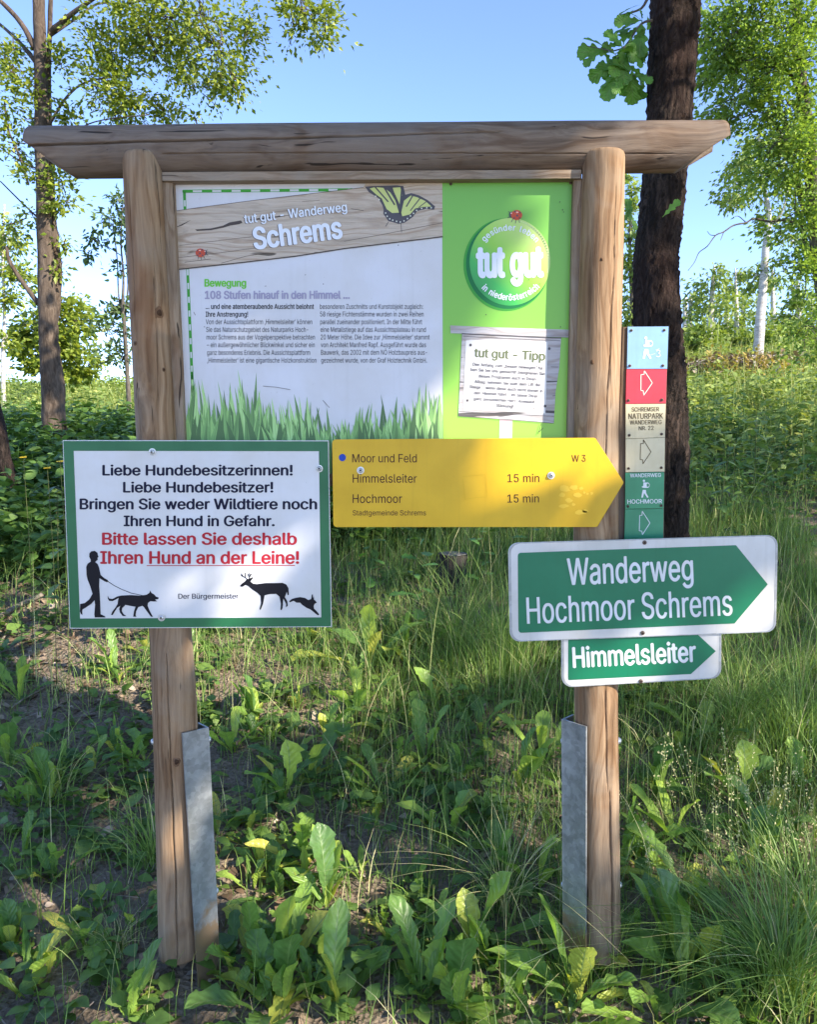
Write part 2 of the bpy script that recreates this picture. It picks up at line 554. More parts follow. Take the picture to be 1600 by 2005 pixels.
def metal(name, c, rough=0.4):
    k = Nodes(name); v = k.coord()
    n1 = k.noise(v, 26, 4, 0.6, 0.4)
    vo = k.n("TexVoronoi"); vo.inputs["Scale"].default_value = 90.0; k.l(v, vo.inputs["Vector"])
    a = k.ramp(n1.outputs[0], [(0.3, tuple(x * 0.72 for x in c)), (0.7, c)]).outputs[0]
    b = k.ramp(vo.outputs["Color"], [(0.2, (0.82,) * 3), (0.8, (1.05,) * 3)])
    k.col(k.mix(a, b.outputs[0], 1.0, 'MULTIPLY'))
    k.set(rough, 0.5, 0.55)
    rr = k.ramp(n1.outputs[0], [(0.3, (rough * 0.8,) * 3), (0.7, (rough * 1.3,) * 3)])
    k.l(rr.outputs[0], k.b.inputs["Roughness"])
    return k.m

# ------------------------------------------------------------------ the notice board: beam, posts, battens, printed panel, angle irons
M_beam = wood("beam_wood", 'x', ((0.070, 0.048, 0.035), (0.165, 0.117, 0.083), (0.25, 0.188, 0.138), (0.19, 0.160, 0.138)), True, 0.75, 0.9, 3.1)
M_post = wood("post_wood", 'z', ((0.105, 0.058, 0.029), (0.255, 0.158, 0.086), (0.375, 0.255, 0.152), (0.265, 0.215, 0.16)), True, 0.7, 0.8, 0.7)
M_batten = wood("batten_wood", 'z', ((0.12, 0.075, 0.045), (0.27, 0.19, 0.12), (0.38, 0.29, 0.20), (0.30, 0.26, 0.21)), False, 0.6, 1.2, 5.0)
M_battenx = wood("batten_wood_top", 'x', ((0.12, 0.080, 0.05), (0.27, 0.195, 0.13), (0.38, 0.29, 0.21), (0.30, 0.26, 0.21)), False, 0.6, 1.2, 6.0)
M_zinc = metal("galvanised_steel", (0.37, 0.385, 0.39), 0.42)
_k = Nodes("splashed_mud"); _t = M_zinc.node_tree; bpy.data.materials.remove(_k.m)
_k = Nodes.__new__(Nodes); _k.m, _k.t, _k.b, _k.out = M_zinc, _t, _t.nodes["Principled BSDF"], _t.nodes["Material Output"]
_s = _k.n("SeparateXYZ"); _k.l(_k.coord(), _s.inputs[0])
_n = _k.noise(_k.coord(), 22, 5, 0.65)
_m = _k.n("Math", operation='MULTIPLY_ADD'); _k.l(_n.outputs[0], _m.inputs[0]); _m.inputs[1].default_value = -0.22; _k.l(_s.outputs[2], _m.inputs[2])
_r = _k.ramp(_m.outputs[0], [(0.0, (0.95,) * 3), (0.035, (0, 0, 0))])
_k.col(_k.mix(_t.nodes["Principled BSDF"].inputs["Base Color"].links[0].from_socket, (0.30, 0.21, 0.13), _r.outputs[0]))
M_bolt = metal("bolt_steel", (0.62, 0.63, 0.64), 0.28)
M_rust = paint("screw_rust", (0.13, 0.085, 0.06), 0.5, 0.3)

board = thing("notice_board", "wooden trail notice board with round posts, log roof beam and large printed panel", "notice board", at(730, 1880, 0.0))

# roof beam with slanted ends and a long drying crack
def make_beam():
    Yb = 0.005; Rb = 0.0535
    L, Rr = at(66, 299, Yb), at(1413, 287, Yb)
    n, m = 240, 170
    ax = (Rr - L); Lx = np.linalg.norm(ax); ax /= Lx
    up = np.array([0, 0, 1.0]); up -= ax * (up @ ax); up /= np.linalg.norm(up); fr = np.array([0, -1.0, 0])
    th = np.linspace(0, 2 * np.pi, n, endpoint=False)
    g = np.random.default_rng(4)
    ph = g.uniform(0, 6, 6)
    V = []
    for i in range(m):
        u = i / (m - 1)
        for t in th:
            zz = math.sin(t)                             # up
            c0 = 0.088 * max(0, 0.12 - zz) / 1.12 + 0.010 * max(0, zz - 0.6)
            c1 = 0.100 * max(0, 0.12 - zz) / 1.12 + 0.010 * max(0, zz - 0.6)
            x = c0 + (Lx - c0 - c1) * u
            r = Rb * (1 + 0.012 * math.sin(3 * x + ph[0]) + 0.010 * math.sin(2 * t + ph[1] + 1.5 * x) + 0.006 * math.sin(9 * x + 3 * t + ph[2]))
            r *= 1 - 0.03 * (x / Lx - 0.5)
            # crack: starts low on the left, climbs and fades on the right
            tc = -0.07 + 0.60 * (x / Lx) + 0.02 * math.sin(7 * x) + 0.008 * math.sin(31 * x)
            w = 0.022 * max(0, 1 - (x / Lx) / 0.66) ** 0.6 + 0.012
            t_ = t if t < math.pi else t - 2 * math.pi
            if x / Lx < 0.68 and abs(t_ - tc) < w + 0.02:
                r -= 0.013 * min(1, 1.6 * max(0, 1 - abs(t_ - tc) / (w + 0.02)))
            tc2 = -0.50 + 0.10 * math.sin(2.2 * x + 1)
            if 0.2 < x / Lx < 0.92 and abs(t - 2 * np.pi - tc2) < 0.022:
                r -= 0.004
            V.append(L + ax * x + up * (r * math.sin(t)) + fr * (r * math.cos(t)))
    F = [(i * n + j, (i + 1) * n + j, (i + 1) * n + (j + 1) % n, i * n + (j + 1) % n) for i in range(m - 1) for j in range(n)]
    F.append(tuple(range(n))); F.append(tuple((m - 1) * n + j for j in range(n))[::-1])
    b = build("roof_beam", V, F, M_beam, board, smooth=True)
    b.data.polygons[-1].use_smooth = False; b.data.polygons[-2].use_smooth = False
    return b
make_beam()

def make_post(cen, wid, Y, crack, seed):
    P = [at(x, y, Y) for x, y in cen]
    rad = [w / 2 / FPX * to_px(p)[0][2] for w, p in zip(wid, P)]
    n = 216; g = np.random.default_rng(seed)
    V, F = tube(P, rad, n, 0, True, seed, 34)
    V = V.copy(); m = len(V) // n
    C = V.reshape(m, n, 3).mean(1)
    ph = g.uniform(0, 6, 5)
    for i in range(m):
        for j in range(n):
            d = V[i * n + j] - C[i]; r = np.linalg.norm(d); d = d / r
            t = math.atan2(d[0], -d[1]); z = C[i][2]
            r *= 1 + 0.014 * math.sin(2 * t + 2.1 * z + ph[0]) + 0.010 * math.sin(5 * z + ph[1]) + 0.006 * math.sin(4 * t + 11 * z + ph[2])
            for (z0, z1, t0, sl, w, dp) in crack:
                if z0 < z < z1:
                    tc = t0 + sl * (z - z0) + 0.05 * math.sin(9 * z) + 0.02 * math.sin(37 * z)
                    ww = (w + 0.02) * min(1, (z - z0) / 0.1 + 0.3, (z1 - z) / 0.1 + 0.3)
                    if abs(t - tc) < ww:
                        r -= dp * 1.6 * (1 - abs(t - tc) / ww)
            if i < 4: r *= (0.90, 0.965, 0.99, 0.998)[i]
            if i > m - 3: r *= (0.96, 0.99)[m - 1 - i]
            V[i * n + j] = C[i] + d * r
    return V, F
PL = [(277, 303), (290, 560), (306, 856), (333, 1230), (343, 1420), (347, 1640), (352, 1866)]
PR = [(1183, 300), (1179, 466), (1171, 731), (1168, 853), (1167, 1200), (1168, 1400), (1172, 1600), (1177, 1866)]
post_l = build("post", *make_post(PL, [74, 74, 76, 80, 83, 80, 80], -0.02, [(0.02, 0.52, 0.12, -0.10, 0.035, 0.006), (0.50, 0.74, 0.06, -0.25, 0.03, 0.005), (1.1, 1.75, -0.6, 0.1, 0.02, 0.003), (1.30, 1.62, 0.55, 0.15, 0.02, 0.003)], 1), M_post, board, smooth=True)
post_r = build("post", *make_post(PR, [81, 83, 84, 85, 86, 86, 82, 78], -0.02, [(-0.05, 0.42, 0.35, 0.05, 0.045, 0.008), (0.42, 0.70, 0.30, -0.2, 0.03, 0.004), (1.05, 1.75, 0.25, 0.2, 0.022, 0.004)], 2), M_post, board, smooth=True)

M_knot = paint("knot_wood", (0.075, 0.040, 0.022), 0.8, 0.5, 60, 0.2)
M_knot2 = paint("knot_ring", (0.17, 0.098, 0.055), 0.8, 0.3, 40, 0.2)
def knot(px, py, r_px, post):
    """a branch knot: a flat oval boss on the round post"""
    V0 = np.array([v.co[:] for v in post.data.vertices]) + BASE[post.name]
    pp = to_px(V0); front = V0[:, 1] < -0.02
    d = (pp[:, 0] - px) ** 2 + (pp[:, 1] - py) ** 2 + np.where(front, 0, 1e9)
    c = V0[np.argmin(d)]; z0 = c[2]
    ax = V0[np.abs(V0[:, 2] - z0) < 0.02].mean(0)
    nrm = np.array([c[0] - ax[0], c[1] - ax[1], 0]); R0 = np.linalg.norm(nrm); nrm /= R0; t0 = math.atan2(nrm[0], -nrm[1])
    r = r_px / FPX * 1.83; mb = MB()
    for k, (q, hgt, m) in enumerate(((1.5, 0.0006, 1), (0.85, 0.0014, 0))):
        n = 22; V = []
        for rr, h_ in ((q, -0.001), (q * 0.8, hgt * 0.7), (0.001, hgt)):
            for i in range(n):
                t = 2 * math.pi * i / n; rad = rr * r * (1 + 0.10 * math.sin(3 * t + k + px))
                th = t0 + rad * math.cos(t) / R0
                V.append((ax[0] + (R0 + h_) * math.sin(th), ax[1] - (R0 + h_) * math.cos(th), z0 + 1.25 * rad * math.sin(t)))
        mb.add(V, [(a * n + i, a * n + (i + 1) % n, (a + 1) * n + (i + 1) % n, (a + 1) * n + i) for a in range(2) for i in range(n)], m)
    mb.build("knot", [M_knot, M_knot2], post, True)
for x, y, r_ in ((311, 615, 7), (250, 532, 2.5), (264, 676, 2.8), (346, 1494, 6), (321, 720, 2.6)):
    knot(x, y, r_, post_l)
for x, y, r_ in ((1160, 712, 3), (1189, 1225, 4), (1178, 505, 2.4), (1186, 830, 3)):
    knot(x, y, r_, post_r)

def batten(px, Y0, Y1, m):
    V, F = plate(px, Y0, Y1 - Y0, 0.0025)
    return build("frame_batten", V, F, m, board)
batten([(315, 337), (1140, 332), (1140, 349), (315, 354)], -0.024, 0.024, M_battenx)
batten([(316, 355), (338, 356), (365, 950), (345, 950)], -0.016, 0.024, M_batten)
batten([(1124, 350), (1141, 349), (1132, 950), (1110, 950)], -0.016, 0.024, M_batten)
batten([(345, 928), (1125, 928), (1125, 952), (345, 952)], -0.019, 0.022, M_battenx)

# --- printed panel
YP = 0.004
M_white = paint("panel_print_white", (0.63, 0.63, 0.665), 0.38, 0.06, 5, 0.4)
kk = Nodes("panel_print_green")
gg = kk.n("SeparateXYZ"); kk.l(kk.coord(out="Generated"), gg.inputs[0])
gr = kk.ramp(gg.outputs[2], [(0.0, srgb(158, 206, 78)), (0.55, srgb(126, 186, 70)), (1.0, srgb(112, 174, 74))])
kk.col(gr.outputs[0]); M_pgreen = kk.set(0.38, 0.4)
panel = build("info_panel", *plate([(330, 345), (1132, 342), (1122, 945), (355, 945)], YP, 0.012), M_white, board)
L1, L2, L3, L4, L5, L6 = [YP - 0.0006 * i for i in range(1, 7)]
build("green_field", *flat([(866, 346), (1131, 343), (1121, 944), (868, 944)], L1), M_pgreen, panel)

def Z6(x, y): return (330 + x / 2.909, 340 + y / 2.909)
def Z7(x, y): return (330 + x / 2.909, 520 + y / 2.909)
def ZB(x, y): return (870 + x / 6.154, 340 + y / 6.154)
def ZT(x, y): return (870 + x / 6.154, 620 + y / 6.154)
def ZD(x, y): return (100 + x / 2.7586, 840 + y / 2.7586)
def ZY(x, y): return (640 + x / 2.6667, 840 + y / 2.6667)
def ZW(x, y): return (980 + x / 2.857, 1030 + y / 2.857)
def ZM(x, y): return (1200 + x / 4.456, 620 + y / 4.456)

def ink(name, c, rough=0.45):
    k = Nodes(name); k.col(c); return k.set(rough, 0.18)
I_black = ink("ink_black", srgb(38, 38, 44)); I_grey = ink("ink_lilac_grey", srgb(160, 155, 178)); I_green = ink("ink_green", srgb(112, 196, 70))
I_dgreen = ink("ink_border_green", srgb(70, 160, 60)); I_white = ink("ink_white", (0.74, 0.77, 0.82)); I_dark = ink("ink_shadow", srgb(78, 70, 66))

# dashed border line
mb = MB()
for x0, x1 in ((358, 690),):
    mb.add(*stroke([(x0, 372), (x1, 369)], 1.0, L1)); mb.add(*stroke([(x0, 377), (x1, 374)], 1.0, L1))
    for i in range(9):
        a = x0 + 38 * i; mb.add(*stroke([(a, 374.6 - 0.009 * (a - 358)), (a + 18, 374.4 - 0.009 * (a - 358))], 4.5, L1))
for dx in (0, 4.5):
    mb.add(*stroke([(358 + dx, 372), (376 + dx, 800)], 1.0, L1))
for i in range(16):
    y = 378 + 27 * i; x = 360.2 + (y - 372) * 0.042
    mb.add(*stroke([(x, y), (x + 0.55, y + 13)], 4.2, L1))
mb.build("border_line", [I_dgreen], panel)

# plank drawn across the top
M_plank = wood("plank_print", 'x', ((0.38, 0.31, 0.235), (0.52, 0.435, 0.345), (0.59, 0.50, 0.405), (0.54, 0.475, 0.40)), False, 0.5, 1.4, 9.0)
mb = MB()
pk = [Z6(*p) for p in ((20, 216), (90, 205), (170, 193), (330, 172), (500, 150), (760, 120), (1000, 92), (1110, 78), (1130, 45), (1560, 40), (1562, 358), (1300, 388), (1000, 425), (720, 470), (400, 506), (48, 546))]
mb.add(*flat(pk, L2), 0)
for q, w in (([(48, 546), (400, 508), (720, 471), (1000, 427), (1562, 359)], 2.2), ([(20, 215), (170, 193), (500, 150), (1000, 92), (1110, 78)], 0.9),
             ([(40, 480), (300, 450), (520, 420)], 0.7), ([(1000, 385), (1200, 350), (1560, 280)], 0.8), ([(60, 410), (250, 385), (470, 360)], 0.6), ([(760, 160), (860, 152)], 0.5),
             ([(300, 510), (440, 470), (560, 452)], 0.8), ([(1040, 200), (1110, 210)], 0.9), ([(90, 505), (240, 486)], 0.9)):
    mb.add(*stroke([Z6(*p) for p in q], w, L3), 1)
for q in (((150, 318), (240, 312), (310, 296), (345, 278), (412, 266), (420, 280), (400, 288), (350, 296), (310, 308), (240, 322), (160, 326)),
          ((420, 268), (520, 252), (640, 240), (700, 236), (640, 246), (520, 262)), ((28, 310), (70, 290), (130, 262), (75, 296))):
    mb.add(*flat([Z6(*p) for p in q], L3), 1)
mb.build("plank_print", [M_plank, I_dark], panel)

def txt(name, items, mats, parent):
    mb = MB()
    for it in items:
        write(mb, *it[:5], **it[5])
    return mb.build(name, mats, parent)
t1 = dict(bold=0.028, m=1)
mb = MB()
for (dx, dy, Y, m) in ((-1.3, 0.6, L3 - 0.0003, 0), (0, 0, L4, 1)):
    P = lambda x, y: (Z6(x, y)[0] + dx, Z6(x, y)[1] + dy)
    write(mb, "tut gut - Wanderweg", P(432, 284), P(1018, 214), 17.5, Y, m, bold=0.02)
    write(mb, "Schrems", P(487, 430), P(995, 364), 41, Y, m, bold=0.035, res=6)
mb.build("title_lettering", [I_dark, I_white], panel)

# swallowtail and ladybirds
I_bd = ink("butterfly_dark", srgb(84, 82, 88)); I_by = ink("butterfly_yellow", srgb(196, 204, 128)); I_bw = ink("butterfly_pale", srgb(222, 222, 205))
Z6o = Z6
def Z6(x, y): return Z6o(1330 + (x - 1330) * 0.97, 66 + (y - 50) * 0.93)
mb = MB()
bw = [(1112, 58), (1135, 92), (1190, 128), (1215, 172), (1222, 200), (1220, 225), (1235, 246), (1250, 270), (1275, 276), (1310, 287), (1345, 280), (1370, 262), (1395, 243), (1420, 208), (1470, 195), (1518, 200), (1525, 180), (1480, 140), (1430, 112), (1385, 98), (1350, 108), (1338, 55), (1300, 50), (1250, 52), (1180, 54)]
mb.add(*flat([Z6(*p) for p in bw], L3), 0)
for q in ([(1140, 70), (1170, 62), (1225, 66), (1262, 95), (1300, 160), (1312, 218), (1272, 220), (1240, 196), (1226, 165), (1212, 132), (1180, 108)], [(1322, 205), (1342, 145), (1382, 113), (1420, 124), (1470, 148), (1503, 180), (1452, 183), (1408, 192), (1378, 228), (1332, 240)], [(1272, 66), (1320, 62), (1332, 110), (1318, 170), (1296, 120)]):
    mb.add(*flat([Z6(*p) for p in q], L4), 1)
for q, w in (([(1170, 58), (1248, 150)], 2.6), ([(1222, 58), (1286, 168)], 3.0), ([(1268, 55), (1312, 200)], 2.6), ([(1346, 110), (1320, 225)], 2.4), ([(1398, 105), (1356, 180)], 2.4), ([(1442, 122), (1380, 205)], 2.0), ([(1480, 145), (1430, 185)], 1.6), ([(1330, 56), (1316, 240)], 3.2), ([(1250, 275), (1234, 302)], 1.2), ([(1324, 284), (1328, 338)], 1.0)):
    mb.add(*stroke([Z6(*p) for p in q], w, L5), 0)
for i, (x, y) in enumerate(((1234, 220), (1243, 240), (1258, 256), (1276, 264), (1298, 271), (1320, 275), (1342, 268), (1362, 254), (1380, 238), (1398, 222), (1416, 204), (1446, 192), (1476, 188), (1502, 188), (1175, 118), (1196, 138))):
    mb.add(*flat([Z6(x + 4 * math.cos(t), y + 5 * math.sin(t)) for t in np.linspace(0, 6.28, 8, endpoint=False)], L5), 2)
Z6 = Z6o
mb.build("butterfly_print", [I_bd, I_by, I_bw], panel)

I_red = ink("ladybird_red", srgb(190, 82, 60)); I_hl = ink("ladybird_highlight", srgb(232, 190, 175))
def ladybird(cx, cy, s, flip):
    f = -1 if flip else 1
    mb = MB()
    for (a, b) in (((-4, 7), (-5, 13)), ((1, 8), (2, 14)), ((6, 6), (9, 12)), ((9, -3), (14, -6)), ((10, 2), (15, 5))):
        mb.add(*stroke([(cx + f * a[0] * s, cy + a[1] * s), (cx + f * b[0] * s, cy + b[1] * s)], 1.0 * s, L4), 1)
    mb.add(*flat(ellipse(cx + f * 8.5 * s, cy - 0.5 * s, 4.6 * s, 5.2 * s, 16), L4 - 0.0002), 1)
    mb.add(*flat(ellipse(cx, cy, 9.5 * s, 8.6 * s, 24), L5), 0)
    for x, y, r in ((-1, 1, 1.7), (3, -6, 1.5), (-6, -4, 1.3), (-5, 5, 1.3), (4, 5, 1.4)):
        mb.add(*flat(ellipse(cx + f * x * s, cy + y * s, r * s, r * 1.1 * s, 10), L6), 1)
    mb.add(*flat(ellipse(cx + f * 9 * s, cy - 3 * s, 1.3 * s, 1.3 * s, 8), L6), 2)
    mb.add(*flat(ellipse(cx - f * 1 * s, cy - 4.6 * s, 2.2 * s, 1.2 * s, 8), L6), 2)
    return mb.build("ladybird_print", [I_red, I_bd, I_hl], panel)
ladybird(392, 495, 1.0, False)

# article
B = dict(bold=0.024); N_ = dict(bold=0.004, res=2); HB = dict(bold=0.034)
txt("heading_lettering", [("Bewegung", Z7(203, 119), Z7(442, 119), 14.2, L1, dict(bold=0.036, m=0)), ("108 Stufen hinauf in den Himmel ...", Z7(205, 189), Z7(1033, 188), 15, L1, dict(bold=0.036, m=1))], [I_green, I_grey], panel)
rows = []
for s, x0, x1, y in (("... und eine atemberaubende Aussicht belohnt", 210, 828, 247), ("Ihre Anstrengung!", 210, 452, 291)):
    rows.append((s, Z7(x0, y), Z7(x1, y), 9.8, L1, dict(bold=0.018, res=2)))
for s, x0, x1, y in (("Von der Aussichtsplattform ‚Himmelsleiter‘ können", 211, 818, 334), ("Sie das Naturschutzgebiet des Naturparks Hoch-", 213, 795, 378), ("moor Schrems aus der Vogelperspektive betrachten", 215, 833, 421),
                     ("– ein außergewöhnlicher Blickwinkel und sicher ein", 217, 832, 465), ("ganz besonderes Erlebnis. Die Aussichtsplattform", 218, 806, 509), ("‚Himmelsleiter‘ ist eine gigantische Holzkonstruktion", 220, 842, 553),
                     ("besonderen Zuschnitts und Kunstobjekt zugleich:", 862, 1450, 247), ("58 riesige Fichtenstämme wurden in zwei Reihen", 863, 1453, 290), ("parallel zueinander positioniert. In der Mitte führt", 864, 1445, 334),
                     ("eine Metallstiege auf das Aussichtsplateau in rund", 865, 1466, 378), ("20 Meter Höhe. Die Idee zur ‚Himmelsleiter‘ stammt", 866, 1488, 421), ("von Architekt Manfred Rapf. Ausgeführt wurde das", 867, 1467, 465),
                     ("Bauwerk, das 2002 mit dem NÖ Holzbaupreis aus-", 868, 1473, 508), ("gezeichnet wurde, von der Graf Holztechnik GmbH.", 869, 1472, 553)):
    rows.append((s, Z7(x0, y), Z7(x1, y), 9.6, L1, dict(bold=0.0, res=2)))
txt("article_lettering", rows, [I_black], panel)

# printed grass along the bottom
gcol = [srgb(92, 122, 80), srgb(114, 152, 94), srgb(132, 174, 106), srgb(152, 194, 118), srgb(176, 214, 142)]
Gm = [ink("grass_print_%s" % w, c) for w, c in zip(("deep", "dark", "mid", "light", "pale"), gcol)]
mb = MB(); g = np.random.default_rng(5)
tall = lambda x: 0.70 + 0.30 * math.sin((x - 366) * 0.0125 + 0.9) + 0.15 * math.sin(x * 0.055)
for lay in range(6):
    nb_ = 46
    for i in range(nb_):
        x = 362 + (872 - 362) * (i + g.uniform(-.5, 1.5)) / nb_
        h = (124 - 15 * lay) * tall(x) * g.uniform(0.72, 1.12)
        if lay in (1, 3) and g.random() < 0.16: h += g.uniform(15, 42)
        w = g.uniform(11, 21) if lay > 1 else g.uniform(8, 15)
        b = 940; bend = g.normal(-3, 11); top = 862 - h
        pts_l, pts_r = [], []
        for t in np.linspace(0, 1, 8):
            cx = x + bend * t ** 2.4; y = b + (top - b) * t; ww = w / 2 * (1 - t ** 2.6) * (0.8 + 0.2 * math.sin(3 * t))
            pts_l.append((max(cx - ww, 362), y)); pts_r.append((min(cx + ww, 867), y))
        if cx > 866 or cx < 364: continue
        c = int(np.clip([2, 2, 3, 2, 1, 1][lay] + g.integers(-2, 3), 0, 4))
        Yb = L1 - 0.00025 * lay - 0.000004 * i
        mb.add(*flat(pts_l + pts_r[-2::-1], Yb), c)
        mb.add(*stroke([((a[0] + d[0]) / 2 + 0.8, a[1]) for a, d in zip(pts_l[:-1], pts_r[:-1])], 1.0, Yb - 0.000002), max(0, c - 1))
mb.build("grass_print", Gm, panel)

# round emblem
kk = Nodes("emblem_print")
s3 = kk.n("SeparateXYZ"); kk.l(kk.coord(out="Generated"), s3.inputs[0])
ma = kk.n("Math", operation='MULTIPLY_ADD'); kk.l(s3.outputs[0], ma.inputs[0]); ma.inputs[1].default_value = 0.55
mz = kk.n("Math", operation='MULTIPLY'); kk.l(s3.outputs[2], mz.inputs[0]); mz.inputs[1].default_value = 0.6; kk.l(mz.outputs[0], ma.inputs[2])
er = kk.ramp(ma.outputs[0], [(0.15, srgb(28, 130, 62)), (0.38, srgb(60, 168, 74)), (0.62, srgb(140, 196, 62)), (0.95, srgb(190, 214, 120))])
kk.col(er.outputs[0]); M_emb = kk.set(0.35, 0.45)
E_dk = ink("emblem_rim_dark", srgb(34, 112, 64)); E_md = ink("emblem_rim_soft", srgb(66, 150, 62)); E_lt = ink("emblem_rim_light", srgb(206, 230, 160))
mb = MB()
mb.add(*flat([ZB(*p) for p in ellipse(752, 1095, 520, 560, 64)], L2), 2)
mb.add(*flat([ZB(*p) for p in ellipse(768, 1085, 505, 545, 64)], L2 - 0.0003), 1)
mb.add(*flat([ZB(*p) for p in ellipse(795, 1062, 488, 528, 64)], L3), 0)
arc = [ZB(800 + 462 * math.sin(R(a)), 1062 - 505 * math.cos(R(a))) for a in np.linspace(12, 105, 26)]
for i in range(25):
    mb.add(*stroke(arc[i:i + 2], 0.8 + 4.0 * math.sin(math.pi * i / 25), L3 - 0.0004), 3)
mb.build("emblem_print", [M_emb, E_dk, E_md, E_lt], panel)
mb = MB()
write(mb, "tut", ZB(384, 1240), ZB(738, 1238), 54, L4, 0, bold=0.055, res=6, ref="t")
write(mb, "gut", ZB(792, 1238), ZB(1203, 1232), 54, L4, 0, bold=0.055, res=6, ref="t")
arc_write(mb, "gesünder leben", ZB(795, 1080), 397 / 6.154, -50, 51, 12.0, L4, 0, bold=0.02)
arc_write(mb, "in niederösterreich", ZB(795, 1045), 482 / 6.154, 226, 132, 13.0, L4, 0, bold=0.03, inward=True)
mb.build("emblem_lettering", [I_white], panel)
ladybird(1012, 421, 1.15, True)

# drawn tip sign
M_tw = wood("tip_print_wood", 'x', ((0.34, 0.31, 0.31), (0.50, 0.47, 0.47), (0.58, 0.55, 0.55), (0.52, 0.51, 0.52)), False, 0.4, 1.4, 12.0)
I_paper = ink("tip_paper", (0.70, 0.68, 0.66)); I_tg = ink("tip_heading", srgb(104, 112, 84)); I_tb = ink("tip_text", srgb(92, 88, 90)); I_stake = ink("tip_stake", srgb(205, 180, 180))
mb = MB()
mb.add(*flat([ZT(*p) for p in ((668, 1235), (825, 1240), (806, 1990), (650, 1990))], L2), 2)
mb.add(*flat([ZT(*p) for p in ((215, 200), (1410, 255), (1390, 600), (1345, 900), (1322, 1282), (800, 1240), (170, 1198), (185, 850))], L3), 0)
mb.add(*flat([ZT(*p) for p in ((72, 105), (600, 128), (1515, 158), (1508, 252), (800, 225), (78, 200))], L4), 0)
mb.add(*flat([ZT(*p) for p in ((262, 288), (330, 280), (1250, 305), (1222, 1168), (700, 1140), (228, 1118))], L4), 1)
for q, w in (([(215, 205), (800, 230), (1410, 258)], 2.0), ([(185, 1140), (700, 1165), (1320, 1200)], 0.7), ([(180, 1198), (1320, 1284)], 1.0), ([(1290, 605), (1375, 607)], 0.9), ([(1310, 955), (1340, 950)], 0.9), ([(190, 858), (232, 858)], 1.2), ([(230, 235), (1400, 290)], 0.9)):
    mb.add(*stroke([ZT(*p) for p in q], w, L5), 3)
for x, y in ((318, 342), (1268, 385), (280, 1010), (1218, 1078)):
    mb.add(*flat([ZT(*p) for p in ellipse(x, y, 17, 17, 10)], L5), 3)
mb.build("tip_sign_print", [M_tw, I_paper, I_stake, I_tb], panel)
mb = MB()
write(mb, "tut gut - Tipp", ZT(360, 484), ZT(1218, 528), 17, L5, 0, bold=0.028)
for s, a, b in (("Den Anfang zum „besser bewegen“ ha-", (345, 592), (1210, 640)), ("ben Sie bei uns gemacht! Integrieren Sie", (318, 655), (1212, 708)), ("dieses Programm auch in Ihren", (412, 732), (1108, 772)), ("Alltag: nehmen Sie statt dem Lift die", (365, 800), (1160, 842)),
                ("Stiege - wenn diese auch nicht immer in", (305, 862), (1190, 915)), ("den Himmel führt – im Sinne Ihrer", (358, 935), (1130, 977)), ("ganz persönlichen Herz-Kreislauf-", (355, 1005), (1115, 1047)), ("Stärkung!", (625, 1086), (835, 1100))):
    write(mb, s, ZT(*a), ZT(*b), 6.4, L5, 1, bold=0.016, res=2)
mb.build("tip_lettering", [I_tg, I_tb], panel)

# screws at the panel's top corners, flecks of dirt
def button_head(px, py, Y, r_px, socket=True, flat_=False):
    """round bolt head standing on plane Y"""
    c = at(px, py, Y); r = r_px / FPX * to_px(c)[0][2]
    mb = MB()
    prof = [(1.45, 0.0, 1), (1.45, 0.0012, 1), (1.0, 0.0013, 1), (0.98, 0.003, 0), (0.8, 0.0052, 0), (0.5, 0.0062, 0)] if not flat_ else [(1.0, 0, 0), (1.0, 0.001, 0), (0.8, 0.0022, 0), (0.45, 0.0028, 0)]
    n = 20; V, F, M = [], [], []
    for rr, h, m in prof:
        for k in range(n):
            t = 2 * math.pi * k / n; q = rr * r
            V.append(c + np.array([q * math.cos(t), -h, q * math.sin(t)]))
    hh = prof[-1][1]; hx = [(0.42, hh, 6), (0.40, hh - 0.0025, 6)]
    for a in range(len(prof) - 1):
        for k in range(n):
            F.append((a * n + k, a * n + (k + 1) % n, (a + 1) * n + (k + 1) % n, (a + 1) * n + k)); M.append(0)
    top = (len(prof) - 1) * n
    b0 = len(V)
    for rr, h, _ in hx:
        for k in range(n):
            t = 2 * math.pi * k / n
            hexr = rr * r * (math.cos(math.pi / 6) / math.cos((t % (math.pi / 3)) - math.pi / 6))
            V.append(c + np.array([hexr * math.cos(t), -h, hexr * math.sin(t)]))
    for k in range(n):
        F.append((top + k, top + (k + 1) % n, b0 + (k + 1) % n, b0 + k)); M.append(0)
        F.append((b0 + k, b0 + (k + 1) % n, b0 + n + (k + 1) % n, b0 + n + k)); M.append(1)
    F.append(tuple(b0 + n + k for k in range(n))); M.append(1)
    return V, F, M
M_hole = ink("socket_dark", (0.03, 0.03, 0.03))
def bolt(name, px, py, Y, r, parent, mats, flat_=False):
    V, F, M = button_head(px, py, Y, r, flat_=flat_)
    return build(name, V, F, mats, parent, M, smooth=False)
for x, y in ((883, 360), (1118, 358)):
    bolt("screw", x, y, YP - 0.001, 3.2, panel, [M_rust, M_hole], True)
mb = MB(); g = np.random.default_rng(9)
for x, y in ((1097, 395), (1102, 411), (1104, 415), (1036, 548), (598, 538), (633, 556), (952, 616), (1057, 556), (1098, 640), (400, 640), (520, 560), (780, 480), (905, 700), (1045, 800)):
    mb.add(*flat([(x + g.uniform(0.5, 1.5) * math.cos(t), y + g.uniform(0.5, 1.7) * math.sin(t)) for t in np.linspace(0, 6.28, 7, endpoint=False)], L6), 0)
